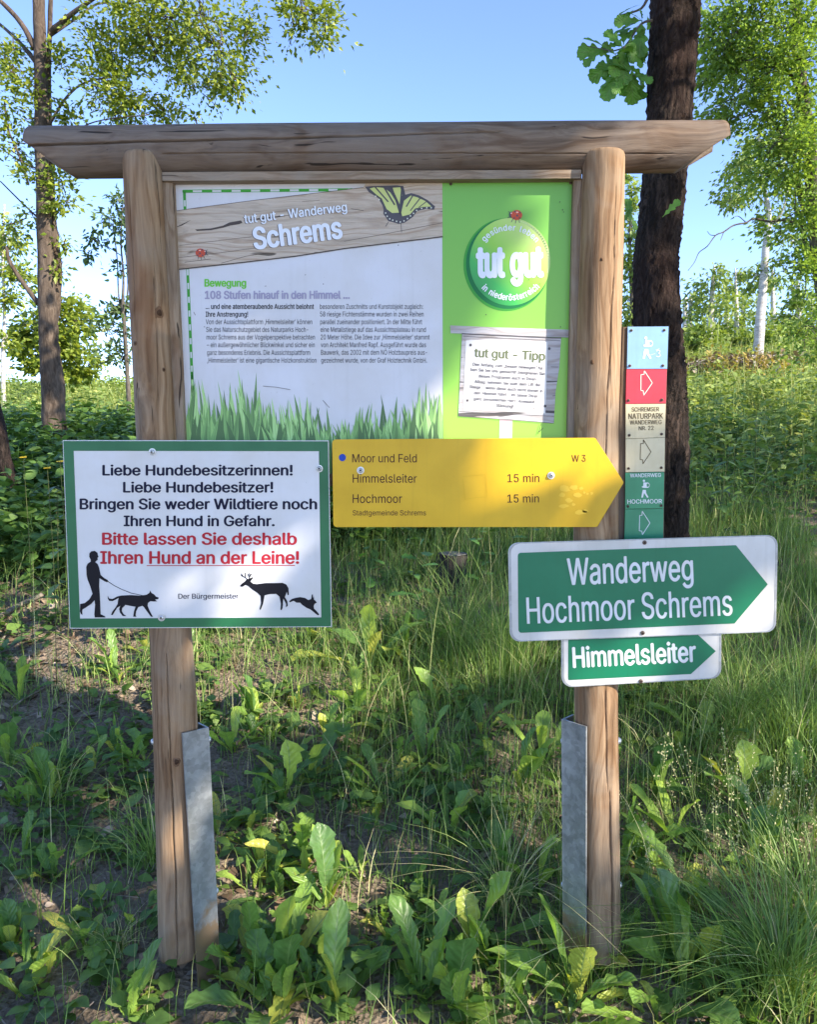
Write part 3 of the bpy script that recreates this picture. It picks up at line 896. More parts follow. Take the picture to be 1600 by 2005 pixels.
for q in (([(379, 611), (382, 617)]), ([(515, 756), (540, 758), (568, 763)]), ([(632, 784), (645, 798)]), ([(1060, 830), (1054, 850)]), ([(1056, 846), (1064, 838)])):
    mb.add(*stroke(q, 0.9, L6 - 0.0002), 0)
mb.build("dirt_speck", [I_dark], panel)

# --- galvanised angle irons that carry the posts
def angle_iron(corner_px, front_px, back_dx, ytop, ybot, Yc, Yf, name="ground_anchor"):
    """L profile: apex edge, a flange to the front and one to the back, three pixel columns top and bottom"""
    th = 0.0045
    (cx0, cx1), (fx0, fx1) = corner_px, front_px
    (cyt, fyt), (cyb, fyb) = ytop, ybot
    At, Ab = at(cx0, cyt, Yc), at(cx1, cyb, Yc)
    Ft, Fb = at(fx0, fyt, Yf), at(fx1, fyb, Yf)
    Bt = At + np.array([back_dx, 0.042, -0.003]); Bb = Ab + np.array([back_dx, 0.042, 0])
    V, F = [], []
    def slab(a, b, c, d):
        nn = np.cross(b - a, d - a); nn = nn / np.linalg.norm(nn)
        if nn[1] < 0: nn = -nn
        i = len(V); V.extend([a, b, c, d, a + nn * th, b + nn * th, c + nn * th, d + nn * th])
        F.extend([(i, i + 1, i + 2, i + 3), (i + 7, i + 6, i + 5, i + 4)] + [(i + p, i + 4 + p, i + 4 + q, i + q) for p, q in ((0, 1), (1, 2), (2, 3), (3, 0))])
    slab(Ft, At, Ab, Fb); slab(At, Bt, Bb, Ab)
    return build(name, V, F, M_zinc, board)
ai_l = angle_iron((405, 428), (357, 390), -0.034, (1425, 1436), (1905, 1958), -0.025, -0.072)
ai_r = angle_iron((1103, 1106), (1148, 1147), 0.034, (1409, 1423), (1900, 1900), -0.025, -0.074)
def side_bolt(px, py, Y, sgn, parent, r=0.0075):
    c = at(px, py, Y); n = 12
    P = [c, c + np.array([sgn * 0.004, 0, 0])]
    V, F = tube([c, c + np.array([sgn * 0.002, 0, 0])], [r * 1.5, r * 1.5], 16)
    V2, F2 = tube([c + np.array([sgn * 0.002, 0, 0]), c + np.array([sgn * 0.006, 0, 0]), c + np.array([sgn * 0.009, 0, 0])], [r, r * 0.95, r * 0.55], 12)
    return MB().add(V, F).add(V2, F2).build("bolt", [M_bolt], parent, smooth=False)
side_bolt(405, 1448, -0.012, 1, ai_l); side_bolt(420, 1744, -0.012, 1, ai_l); side_bolt(303, 1452, -0.015, -1, post_l); side_bolt(316, 1742, -0.015, -1, post_l)
side_bolt(1106, 1451, -0.012, -1, ai_r); side_bolt(1107, 1732, -0.012, -1, ai_r); side_bolt(1209, 1450, -0.015, 1, post_r); side_bolt(1211, 1732, -0.015, 1, post_r)

# ------------------------------------------------------------------ signs on the posts
P_green = paint("sign_green", srgb(36, 104, 66), 0.35, 0.08); P_swhite = paint("sign_white", (0.65, 0.645, 0.655), 0.33, 0.05, 6)
P_yellow = paint("sign_yellow", (0.68, 0.405, 0.004), 0.36, 0.10, 7); P_red = ink("ink_red", srgb(176, 40, 52)); I_navy = ink("ink_navy", srgb(20, 22, 48)); I_mar = ink("ink_maroon", srgb(62, 18, 24))
I_blue = ink("ink_blue", srgb(42, 72, 165)); I_sil = ink("ink_silhouette", srgb(20, 20, 28))
BM = [M_bolt, M_hole]

YS = -0.0705
dog = thing("warning_sign", "white dog leash warning sign with green border and red writing", "sign", at(385, 1229, YS))
pan = build("sign_panel", *plate([(121.7, 861.7), (643.5, 862.4), (649.6, 1227.9), (135.5, 1231)], YS, 0.003), P_swhite, dog)
def ring(outer, inner, Y):
    W = np.array([at(*p, Y) for p in outer + inner]); n = len(outer)
    return W, [(i, n + i, n + (i + 1) % n, (i + 1) % n) for i in range(n)]
build("green_border", *ring([(123.3, 863.4), (642, 864), (648, 1226.4), (137, 1229.4)], [(143.5, 882.8), (624.3, 883.5), (629, 1208.8), (156, 1211)], YS - 0.0005), P_green, pan)
Y1, Y2 = YS - 0.0006, YS - 0.0009
mb = MB()
BD = dict(bold=0.026, res=6)
for s, x0, x1, y, c, m in (("Liebe Hundebesitzerinnen!", 275, 1305, 250, 55, 0), ("Liebe Hundebesitzer!", 387, 1200, 342, 55, 0), ("Bringen Sie weder Wildtiere noch", 152, 1437, 433, 56, 0), ("Ihren Hund in Gefahr.", 390, 1208, 524, 55, 0),
                           ("Bitte lassen Sie deshalb", 273, 1328, 624, 63, 1), ("Ihren Hund an der Leine!", 263, 1340, 727, 66, 1)):
    write(mb, s, ZD(x0, y), ZD(x1, y), c / 2.7586, Y1, m, **BD)
mb.add(*stroke([ZD(516, 738), ZD(1316, 737)], 1.5, Y1), 1)
write(mb, "Der Bürgermeister", ZD(686, 917), ZD(1012, 916), 9.8, Y1, 0, bold=0.010, res=4)
mb.build("lettering", [I_navy, P_red], pan)
man = [(205, 672), (215, 661), (235, 658), (248, 668), (250, 680), (255, 691), (249, 695), (250, 707), (242, 713), (236, 718), (250, 730), (258, 750), (266, 788), (285, 805), (303, 815), (308, 822), (300, 828), (286, 822), (260, 806), (258, 850), (262, 905), (264, 950), (266, 1000), (290, 1012), (292, 1018), (234, 1018), (232, 1000), (236, 950), (233, 925), (215, 945), (180, 968), (168, 975), (166, 985), (168, 1003), (160, 1000), (154, 985), (155, 945), (180, 940), (205, 920), (222, 890), (210, 850), (196, 815), (190, 790), (188, 745), (195, 728), (212, 716), (212, 706), (204, 690)]
dogp = [(305, 900), (311, 915), (330, 918), (355, 905), (380, 899), (430, 897), (480, 900), (515, 895), (530, 885), (533, 872), (542, 886), (555, 893), (565, 905), (580, 910), (578, 919), (560, 921), (572, 931), (555, 932), (535, 930), (522, 940), (520, 955), (530, 980), (545, 1008), (550, 1014), (538, 1014), (520, 990), (500, 962), (492, 955), (470, 962), (458, 985), (455, 1006), (460, 1014), (442, 1014), (446, 985), (455, 960), (440, 958), (400, 950), (382, 968), (380, 985), (390, 1000), (405, 1010), (385, 1010), (370, 990), (366, 972), (372, 955), (355, 966), (340, 990), (331, 1005), (322, 1004), (330, 985), (348, 962), (358, 945), (360, 925), (364, 912), (348, 921), (330, 930), (312, 928), (304, 915)]
deer = [(1020, 845), (1030, 835), (1048, 822), (1055, 812), (1072, 808), (1088, 800), (1090, 806), (1076, 824), (1090, 835), (1110, 838), (1160, 832), (1220, 832), (1250, 831), (1270, 840), (1282, 860), (1284, 895), (1277, 898), (1273, 878), (1268, 892), (1262, 908), (1276, 932), (1278, 955), (1268, 963), (1269, 945), (1254, 915), (1252, 935), (1250, 965), (1245, 978), (1238, 976), (1241, 945), (1233, 905), (1215, 890), (1180, 892), (1153, 898), (1148, 925), (1144, 945), (1132, 975), (1125, 975), (1134, 940), (1131, 902), (1115, 886), (1085, 866), (1065, 849), (1050, 842), (1035, 852), (1022, 851)]
hare = [(1285, 930), (1300, 918), (1320, 912), (1345, 908), (1370, 912), (1390, 924), (1405, 918), (1408, 895), (1413, 892), (1415, 914), (1420, 903), (1418, 920), (1430, 930), (1435, 938), (1424, 944), (1418, 955), (1420, 970), (1440, 990), (1448, 1003), (1440, 1006), (1420, 990), (1400, 974), (1380, 966), (1355, 949), (1345, 938), (1325, 938), (1310, 928), (1290, 936)]
mb = MB().add(*flat([ZD(*p) for p in man], Y2)); mb.build("man_silhouette", [I_sil], pan)
mb = MB().add(*flat([ZD(*p) for p in dogp], Y2)).add(*stroke([ZD(*p) for p in ((303, 822), (340, 846), (380, 866), (430, 886), (492, 899))], 1.1, Y2)); mb.build("dog_silhouette", [I_sil], pan)
mb = MB().add(*flat([ZD(*p) for p in deer], Y2))
for q in ([(1062, 814), (1050, 803), (1026, 791)], [(1048, 802), (1048, 778)], [(1038, 797), (1026, 782)], [(1070, 812), (1072, 798), (1083, 782)], [(1072, 800), (1062, 784)], [(1076, 792), (1070, 780)]):
    mb.add(*stroke([ZD(*p) for p in q], 1.4, Y2))
mb.build("deer_silhouette", [I_sil], pan)
mb = MB().add(*flat([ZD(*p) for p in hare], Y2)); mb.build("hare_silhouette", [I_sil], pan)
for x, y in ((298, 885), (625, 917.5), (316, 1209)):
    bolt("bolt", x, y, YS - 0.0006, 5.0, dog, BM)

YY = -0.0745
yel = thing("trail_sign", "yellow arrow shaped trail sign pointing right with walking times", "sign", at(930, 1032, YY))
pan = build("sign_panel", *plate(rounded([(650.2, 860.4), (1166, 857), (1222.5, 944.5), (1170, 1032), (652.5, 1032.2)], [7, 6, 5, 6, 7], 5), YY, 0.003), P_yellow, yel)
Y1 = YY - 0.0006
mb = MB()
for s, x0, x1, y, c, m in (("Moor und Feld", 133, 470, 174, 43, 0), ("Himmelsleiter", 135, 470, 280, 44, 0), ("Hochmoor", 135, 393, 386, 45, 0), ("Stadtgemeinde Schrems", 135, 518, 451, 27, 0), ("15 min", 944, 1111, 278, 42, 0), ("15 min", 944, 1109, 384, 42, 0), ("W 3", 1280, 1353, 171, 35, 0)):
    write(mb, s, ZY(x0, y), ZY(x1, y - (1 if x0 > 900 else 0)), c / 2.6667, Y1, m, bold=0.0, res=6)
mb.add(*flat([ZY(*p) for p in ellipse(81, 149, 18.5, 19, 24)], Y1), 1)
mb.build("lettering", [I_mar, I_blue], pan)
I_res = ink("sticker_residue", (0.72, 0.47, 0.05), 0.6); I_scr = ink("sticker_outline", (0.55, 0.34, 0.01), 0.6)
mb = MB(); g = np.random.default_rng(3)
for x, y, w, h in ((1245, 312, 34, 20), (1290, 305, 26, 14), (1230, 345, 18, 14), (1262, 372, 24, 12), (1310, 345, 26, 14), (1240, 402, 28, 12), (1330, 310, 14, 10), (1345, 332, 8, 7), (1385, 336, 9, 8), (1362, 338, 8, 6), (1325, 436, 40, 14), (1352, 428, 20, 9), (1290, 394, 12, 8)):
    mb.add(*flat([ZY(x + w * g.uniform(.6, 1.1) * math.cos(t), y + h * g.uniform(.6, 1.15) * math.sin(t)) for t in np.linspace(0, 6.28, 11, endpoint=False)], Y1), 0)
for q in ([(712, 248), (770, 243), (828, 238)], [(828, 238), (834, 300), (838, 352)], [(838, 354), (780, 358), (722, 367)], [(722, 366), (716, 300), (711, 262)]):
    mb.add(*stroke([ZY(*p) for p in q], 0.6, Y1 - 0.0002), 1)
mb.build("sticker_residue_pattern", [I_res, I_scr], pan)
for x, y in ((706, 921), (1079.5, 931)):
    bolt("bolt", x, y, YY - 0.0006, 5.0, yel, BM)

G_white = paint("route_sign_white", (0.63, 0.615, 0.59), 0.42, 0.14, 8); G_green = paint("route_sign_green", (0.004, 0.165, 0.078), 0.36, 0.10, 6); G_edge = metal("route_sign_edge", (0.46, 0.47, 0.47), 0.5)
G_txt = paint("route_sign_lettering", (0.68, 0.70, 0.72), 0.4, 0.05)
def route_sign(label, outline, rads, field, frads, texts, screws, Y):
    r = thing("route_sign", label, "sign", at(1260, outline[2][1], Y))
    o = rounded(outline, rads, 8)
    p = build("sign_panel", *plate(o, Y, 0.004, 0.0016), G_white, r)
    # rolled metal rim
    c = np.array(o).mean(0)
    inn = [tuple(c + (np.array(q) - c) * (1 - 5.0 / np.linalg.norm(np.array(q) - c))) for q in o]
    build("rim", *ring([tuple(c + (np.array(q) - c) * (1 - 0.8 / np.linalg.norm(np.array(q) - c))) for q in o], inn, Y - 0.0006), G_edge, p)
    build("arrow_field", *flat(rounded(field, frads, 5), Y - 0.0006), G_green, p)
    mb = MB()
    for s, a, b, cap, bold in texts:
        write(mb, s, a, b, cap, Y - 0.0012, 0, bold=bold, res=6)
    mb.build("lettering", [G_txt], p)
    for x, y in screws:
        bolt("screw", x, y, Y - 0.0006, 4.2, r, [M_rust, M_hole], True)
    return r
YG = -0.078
route_sign("large green and white arrow sign reading Wanderweg Hochmoor Schrems", [ZW(44, 95), ZW(1557, 50), ZW(1546, 593), ZW(54, 649)], 20,
           [ZW(98, 150), ZW(1320, 107), ZW(1498, 326), ZW(1312, 545), ZW(102, 598)], [6, 0, 0, 0, 6],
           [("Wanderweg", ZW(377, 329), ZW(1083, 302), 146 / 2.857, 0.014), ("Hochmoor Schrems", ZW(150, 547), ZW(1302, 499), 147 / 2.857, 0.012)], [ZW(808, 92), ZW(797, 598)], YG)
route_sign("small green and white arrow sign reading Himmelsleiter under the larger arrow sign", [ZW(342, 560), ZW(1240, 532), ZW(1239, 852), ZW(344, 905)], [4, 4, 20, 20],
           [ZW(381, 580), ZW(1055, 560), ZW(1207, 700), ZW(1068, 828), ZW(381, 862)], [2, 0, 0, 0, 2],
           [("Himmelsleiter", ZW(407, 792), ZW(1099, 757), 112 / 2.857, 0.026)], [ZW(787, 868)], YG + 0.0055)

# ------------------------------------------------------------------ trail markers on their plank
YM = -0.012
M_mark = wood("marker_plank_wood", 'z', ((0.05, 0.032, 0.022), (0.12, 0.078, 0.05), (0.19, 0.13, 0.085), (0.15, 0.13, 0.11)), False, 0.4, 1.0, 2.0)
mk = build("marker_plank", *plate([ZM(92, 88), ZM(486, 84), ZM(452, 1700), ZM(452, 2750), ZM(60, 2750), ZM(26, 1700)], YM, 0.022, 0.002), M_mark, loc=at(1265, 1260, YM))
tag(mk, "dark wooden plank carrying six trail plaques beside the right board post", "plank")
def plaque(label, pts, c, screws, art, lab2=None):
    o = thing("trail_plaque", label, "plaque", at(*ZM(*pts[3]), YM), "trail plaques on the marker plank")
    p = build("plaque_panel", *plate([ZM(*q) for q in pts], YM - 0.0042, 0.003, 0.0004), paint("plaque_" + c[0], c[1], 0.34, 0.10, 14), o)
    mb = MB(); art(mb)
    mb.build("lettering" if "reading" in label else "symbol", [c[2]], p)
    for x, y in screws:
        bolt("screw", *ZM(x, y), YM - 0.0046, 2.7, o, [M_rust, M_hole], True)
YA = YM - 0.0048
def walker(mb, cx, cy, s):
    T = lambda pts: [ZM(cx + (x - 302) * s, cy + (y - 275) * s) for x, y in pts]
    mb.add(*flat(T(ellipse(292, 187, 12, 13, 16)), YA))
    mb.add(*flat(T([(286, 204), (318, 206), (322, 240), (318, 264), (282, 262), (268, 255), (270, 246), (284, 246)]), YA - 0.0001))
    o, i = ellipse(328, 234, 25, 29, 20), ellipse(332, 234, 15, 18, 20)
    mb.add(*ring(T(o), T(i), YA - 0.0002))
    mb.add(*flat(T([(280, 284), (312, 284), (316, 318), (341, 362), (326, 368), (302, 330), (293, 318), (281, 366), (264, 366), (272, 312)]), YA))
def arrow(mb, pts):
    mb.add(*stroke([ZM(*p) for p in pts], 1.35, YA, True))
I_cream = ink("ink_cream", (0.72, 0.70, 0.60)); I_brown = ink("ink_brown", srgb(88, 74, 48)); I_pale = ink("ink_pale", (0.74, 0.77, 0.78))
def art_blue(mb):
    walker(mb, 302, 275, 1.0)
    V = [(386, 300), (400, 290), (415, 298), (412, 314), (400, 319), (416, 326), (417, 342), (402, 351), (384, 345)]
    mb.add(*stroke([ZM(*p) for p in V], 1.2, YA)); mb.add(*stroke([ZM(332, 335), ZM(372, 322)], 0.5, YA)); mb.add(*stroke([ZM(378, 292), ZM(410, 278)], 0.5, YA))
plaque("light blue plaque with a white walker and the number 3", [(133, 88), (490, 85), (478, 455), (126, 456)], ("blue", (0.22, 0.38, 0.60), I_pale), ((165, 120), (452, 118), (152, 428), (440, 427)), art_blue)
plaque("red plaque with a white outlined arrow under the light blue one", [(122, 459), (475, 459), (467, 758), (115, 762)], ("red", (0.46, 0.035, 0.055), I_cream), ((140, 730), (432, 725)), lambda mb: arrow(mb, [(277, 470), (348, 578), (273, 686), (268, 645), (248, 645), (249, 506), (277, 503)]))
def art_c(mb):
    for s, x0, x1, y, c in (("SCHREMSER", 168, 408, 829, 38), ("NATURPARK", 140, 442, 893, 48), ("WANDERWEG", 152, 430, 942, 38), ("NR. 22", 230, 360, 992, 36)):
        write(mb, s, ZM(x0, y), ZM(x1, y - 4), c / 4.456, YA, 0, bold=0.012)
plaque("cream plaque reading Schremser Naturpark Wanderweg Nr. 22", [(115, 764), (465, 761), (458, 1052), (115, 1065)], ("cream", (0.66, 0.57, 0.36), I_brown), ((146, 1035), (428, 1025)), art_c)
plaque("cream plaque with a brown outlined arrow and no writing", [(115, 1068), (458, 1055), (455, 1352), (115, 1358)], ("cream", (0.66, 0.58, 0.38), I_brown), ((140, 1325), (425, 1318)), lambda mb: arrow(mb, [(270, 1074), (336, 1180), (266, 1284), (265, 1250), (242, 1247), (246, 1108), (270, 1108)]))
def art_g(mb):
    write(mb, "WANDERWEG", ZM(153, 1402), ZM(424, 1398), 32 / 4.456, YA, 0, bold=0.014)
    write(mb, "HOCHMOOR", ZM(130, 1632), ZM(433, 1628), 36 / 4.456, YA, 0, bold=0.014)
    walker(mb, 283, 1504, 0.82)
plaque("green plaque reading Wanderweg Hochmoor with a white walker", [(112, 1361), (452, 1357), (447, 1672), (110, 1678)], ("green", (0.035, 0.27, 0.13), I_pale), ((135, 1655), (425, 1648)), art_g)
plaque("green plaque with a white outlined arrow, lowest on the marker plank", [(110, 1681), (447, 1675), (440, 2060), (100, 2060)], ("green", (0.03, 0.25, 0.125), I_pale), (), lambda mb: arrow(mb, [(260, 1697), (327, 1800), (261, 1903), (257, 1872), (234, 1868), (237, 1735), (258, 1733)]))

# ------------------------------------------------------------------ ground
def make_ground():
    xs = np.concatenate([np.linspace(-140, -14, 26)[:-1], np.linspace(-14, -4, 26)[:-1], np.linspace(-4, 4, 210), np.linspace(4, 14, 26)[1:], np.linspace(14, 140, 26)[1:]])
    ys = np.concatenate([np.linspace(-12, -1.2, 14)[:-1], np.linspace(-1.2, 5.0, 190), np.linspace(5, 14, 36)[1:], np.linspace(14, 160, 44)[1:]])
    X, Yg = np.meshgrid(xs, ys)
    Z = gz(X, Yg)
    g = np.random.default_rng(2)
    near = (np.abs(X) < 4) & (Yg > -1.2) & (Yg < 5)
    Z = Z + near * (0.010 * np.sin(X * 23 + 3 * np.sin(Yg * 9)) * np.sin(Yg * 27) + g.normal(0, 0.0035, X.shape))
    V = np.stack([X, Yg, Z], -1).reshape(-1, 3); n = len(xs); m = len(ys)
    i, j = np.meshgrid(np.arange(m - 1), np.arange(n - 1), indexing='ij'); a = (i * n + j).ravel()
    F = np.stack([a, a + 1, a + n + 1, a + n], 1)
    k = Nodes("soil")
    v = k.coord()
    n1 = k.noise(v, 2.2, 6, 0.6, 0.5); n2 = k.noise(v, 60, 5, 0.7); n3 = k.noise(v, 0.35, 3, 0.5)
    vo = k.n("TexVoronoi"); vo.inputs["Scale"].default_value = 75.0; k.l(v, vo.inputs["Vector"])
    c = k.ramp(n2.outputs[0], [(0.28, (0.075, 0.057, 0.042)), (0.5, (0.18, 0.140, 0.102)), (0.72, (0.31, 0.25, 0.185))]).outputs[0]
    r = k.ramp(n1.outputs[0], [(0.40, (0, 0, 0)), (0.62, (0.75,) * 3)])
    c = k.mix(c, (0.25, 0.195, 0.14), r.outputs[0])
    rp = k.ramp(vo.outputs["Color"], [(0.78, (0, 0, 0)), (0.86, (0.45,) * 3)])
    c = k.mix(c, (0.22, 0.19, 0.15), rp.outputs[0])
    sp = k.n("SeparateXYZ"); k.l(v, sp.inputs[0])
    far = k.n("MapRange"); far.inputs[1].default_value = 3.0; far.inputs[2].default_value = 7.0; k.l(sp.outputs[1], far.inputs[0])
    gc = k.ramp(n1.outputs[0], [(0.3, (0.05, 0.10, 0.018)), (0.7, (0.11, 0.17, 0.035))])
    c = k.mix(c, gc.outputs[0], far.outputs[0])
    k.col(c)
    ad = k.n("Math", operation='ADD'); k.l(n2.outputs[0], ad.inputs[0]); k.l(vo.outputs["Distance"], ad.inputs[1])
    k.bump(ad.outputs[0], 0.8, 0.012); k.set(0.95, 0.15)
    tag(build("ground", V, F, k.m, smooth=True), kind="structure")
make_ground()

# ------------------------------------------------------------------ leaf and blade generators
def frames(d, up):
    d = d / (np.linalg.norm(d, axis=1)[:, None] + 1e-9)
    s = np.cross(d, up); s /= np.linalg.norm(s, axis=1)[:, None] + 1e-9
    n = np.cross(s, d)
    return np.stack([s, d, n], 2)                     # columns: across, along, normal

def scatter(T, F, P, M, sc):
    V = np.einsum('nij,kj->nki', M, T) * np.asarray(sc).reshape(-1, 1, 1) + P[:, None, :]
    n, k = len(P), len(T)
    FF = (F[None] + (np.arange(n) * k)[:, None, None]).reshape(-1, F.shape[1])
    return V.reshape(-1, 3), FF

def rep(r, k):
    return np.repeat(np.asarray(r), k)

T_dia = np.array([(0, 0, 0), (-0.27, 0.42, 0.06), (0, 0.5, -0.02), (0.27, 0.42, 0.06), (0, 1, -0.10)], float)
F_dia = np.array([(0, 2, 4, 1), (0, 3, 4, 2)])
def strip_leaf(width, n, fold=0.12, droop=0.25, waist=None):
    """leaf of three vertex rows; width(t) is the half width"""
    t = np.linspace(0, 1, n); w = np.array([width(x) for x in t])
    z = -droop * t ** 2
    V = np.concatenate([np.stack([-w, t, z + fold * w], 1), np.stack([0 * w, t, z], 1), np.stack([w, t, z + fold * w], 1)])
    F = [(i, n + i, n + i + 1, i + 1) for i in range(n - 1)] + [(n + i, 2 * n + i, 2 * n + i + 1, n + i + 1) for i in range(n - 1)]
    lu = np.concatenate([np.ones(n), np.zeros(n), np.ones(n)]); lv = np.concatenate([t, t, t])
    return V, np.array(F), lu, lv
T_ov, F_ov, u_ov, v_ov = strip_leaf(lambda t: 0.30 * math.sin(math.pi * min(1, t ** 0.72)) + 0.004, 6)
T_lan, F_lan, u_lan, v_lan = strip_leaf(lambda t: 0.15 * math.sin(math.pi * min(1, t ** 0.8)) + 0.004, 7, 0.25, 0.35)
_ot = [0, .07, .14, .20, .26, .30, .34, .40, .47, .53, .57, .61, .67, .74, .80, .84, .875, .92, .965, 1.0]
_ow = [.012, .014, .03, .085, .135, .125, .075, .10, .19, .225, .20, .125, .15, .225, .245, .215, .15, .155, .12, .0]
def oakw(t):
    return float(np.interp(t, _ot, _ow))
T_oak, F_oak, u_oak, v_oak = strip_leaf(oakw, 40, 0.10, 0.22)
T_oak[:, 1] += 0.28 * np.abs(T_oak[:, 0]) * (T_oak[:, 1] < 0.95)

def grass_mesh(P, h, az, bend, w, K=5):
    N = len(P); t = np.linspace(0, 1, K)[None, :]
    d = np.stack([np.cos(az), np.sin(az)], 1)
    fw = (h * bend)[:, None] * t ** 2.0
    up = h[:, None] * (t - 0.42 * np.clip(bend, 0, 1.6)[:, None] * t ** 2.2)
    C = np.zeros((N, K, 3)); C[..., :2] = P[:, None, :2] + d[:, None, :] * fw[..., None]; C[..., 2] = P[:, 2:3] + up
    ta = az + rng.normal(0, 0.9, N) + math.pi / 2
    s = np.stack([np.cos(ta), np.sin(ta), 0 * ta], 1)
    ww = (w[:, None] * (1 - t) ** 0.8 * 0.5 + 0.0002)
    V = np.stack([C - s[:, None, :] * ww[..., None], C + s[:, None, :] * ww[..., None]], 2).reshape(-1, 3)
    i = np.arange(K - 1)[None, :] * 2 + np.arange(N)[:, None] * K * 2
    i = i.ravel()
    return V, np.stack([i, i + 1, i + 3, i + 2], 1)

GR = [(0.034, 0.060, 0.014), (0.062, 0.108, 0.022), (0.095, 0.155, 0.032), (0.145, 0.20, 0.055), (0.30, 0.27, 0.14)]
M_grass = leafmat("grass_blade", GR, 0.30, 0.5, gain=2.1)
M_grassl = leafmat("meadow_grass", [(0.085, 0.115, 0.028), (0.13, 0.165, 0.040), (0.20, 0.215, 0.062), (0.30, 0.28, 0.12)], 0.30, 0.55, gain=1.7)

def pts_in(n, x0, x1, y0, y1, keep):
    x = rng.uniform(x0, x1, n); y = rng.uniform(y0, y1, n)
    k = rng.random(n) < keep(x, y)
    return x[k], y[k]

def on_ground(x, y, dz=-0.004):
    return np.stack([x, y, gz(x, y) + dz], 1)

blot = lambda x, y, a, b, c: 0.5 + 0.5 * np.sin(a * x + 1.7 * np.sin(b * y + c)) * np.sin(b * y - 1.3 * np.sin(a * x * 0.7 - c))

# short and tall grass around the board: thin on the worn soil at the left, thick at the right
def keep_near(x, y):
    d = np.clip(0.34 + 0.30 * x + 0.22 * np.clip(y - 0.2, -1, 1.5), 0.22, 1.0) * (0.25 + 0.95 * blot(x, y, 5.1, 6.3, 0.6))
    bare = np.exp(-(((x + 0.95) / 0.40) ** 2 + ((y - 0.75) / 0.38) ** 2)) + np.exp(-(((x + 1.6) / 0.5) ** 2 + ((y - 1.6) / 0.35) ** 2)) \
        + np.exp(-(((x + 0.55) / 0.20) ** 2 + ((y + 0.02) / 0.16) ** 2)) + 0.8 * np.exp(-(((x + 0.28) / 0.22) ** 2 + ((y - 0.30) / 0.16) ** 2)) \
        + 0.7 * np.exp(-(((x + 0.15) / 0.45) ** 2 + ((y - 2.0) / 0.4) ** 2))
    return np.clip(d * (1 - 0.92 * np.clip(bare, 0, 1)) * 1.25, 0, 1)
x, y = pts_in(120000, -2.4, 2.2, -0.75, 3.2, keep_near)
n = len(x); h = rng.gamma(3.2, 0.030, n) * (0.7 + 0.55 * np.clip(y, 0, 1.5)) + 0.02
h = np.where(rng.random(n) < 0.05, h * 1.9, h)
V, F = grass_mesh(on_ground(x, y), h, rng.uniform(0, 6.28, n), np.abs(rng.normal(0.45, 0.35, n)), rng.uniform(0.0013, 0.0042, n))
r = np.clip(rng.beta(2.2, 2.2, n) * 0.85 + np.where(rng.random(n) < 0.14, 0.5, 0), 0, 1)
x, y = pts_in(2600, -2.4, 2.2, -0.75, 2.8, lambda x, y: np.clip(.35 + .25 * x, .1, .9) * blot(x, y, 3.1, 4.3, 1.6))
m = len(x)
V2, F2 = grass_mesh(on_ground(x, y), rng.uniform(.12, .42, m), rng.uniform(0, 6.28, m), np.abs(rng.normal(.35, .35, m)), rng.uniform(.001, .0022, m))
tag(build("grass", np.concatenate([V, V2]), np.concatenate([F, F2 + len(V)]), M_grass, None, None, {"rnd": np.concatenate([rep(r, 10), rep(rng.uniform(.85, 1, m), 10)])}), kind="stuff")

# dead leaves, chips and needles on the soil
k = Nodes("dry_leaf")
a = k.n("Attribute", attribute_name="rnd")
k.col(k.ramp(a.outputs["Fac"], [(0, (0.06, 0.040, 0.027)), (0.35, (0.19, 0.125, 0.08)), (0.65, (0.33, 0.245, 0.165)), (1, (0.44, 0.385, 0.33))]).outputs[0]); M_dry = k.set(0.85, 0.2)
def keep_lit(x, y):
    return np.clip(0.20 + 0.9 * np.exp(-(((x + 1.5) / 0.7) ** 2 + ((y - 1.5) / 0.5) ** 2)) + 0.9 * np.exp(-(((x + 0.1) / 0.5) ** 2 + ((y - 1.9) / 0.55) ** 2)) + 0.6 * np.exp(-(((x + 0.4) / 0.4) ** 2 + ((y - 0.2) / 0.3) ** 2)) - 0.10 * x, 0.02, 1)
x, y = pts_in(15000, -2.6, 1.8, -0.7, 2.9, keep_lit)
n = len(x)
az = rng.uniform(0, 6.28, n); d = np.stack([np.cos(az), np.sin(az), rng.normal(0.05, 0.22, n)], 1); up = np.stack([rng.normal(0, .35, n), rng.normal(0, .35, n), np.ones(n)], 1)
V, F = scatter(T_ov * (1.25, 1, 1.6), F_ov, on_ground(x, y, 0.006), frames(d, up), rng.gamma(3.0, 0.0065, n) + 0.006)
r1 = rep(rng.beta(1.6, 2.2, n), len(T_ov))
m = 9000; x, y = pts_in(m, -2.6, 1.8, -0.7, 2.8, keep_lit); m = len(x); az = rng.uniform(0, 6.28, m)
d = np.stack([np.cos(az), np.sin(az), rng.normal(0, 0.1, m)], 1); up = np.tile((0.0, 0.0, 1.0), (m, 1))
V2, F2 = scatter(np.array([(-0.022, 0, 0), (0.022, 0, 0), (0.015, 1, 0), (-0.015, 1, 0)], float), np.array([(0, 1, 2, 3)]), on_ground(x, y, 0.008), frames(d, up), rng.uniform(0.02, 0.09, m))
tag(build("leaf_litter", np.concatenate([V, V2]), np.concatenate([F, F2 + len(V)]), M_dry, None, None, {"rnd": np.concatenate([r1, rep(rng.beta(3, 2, m), 4)])}), kind="stuff")

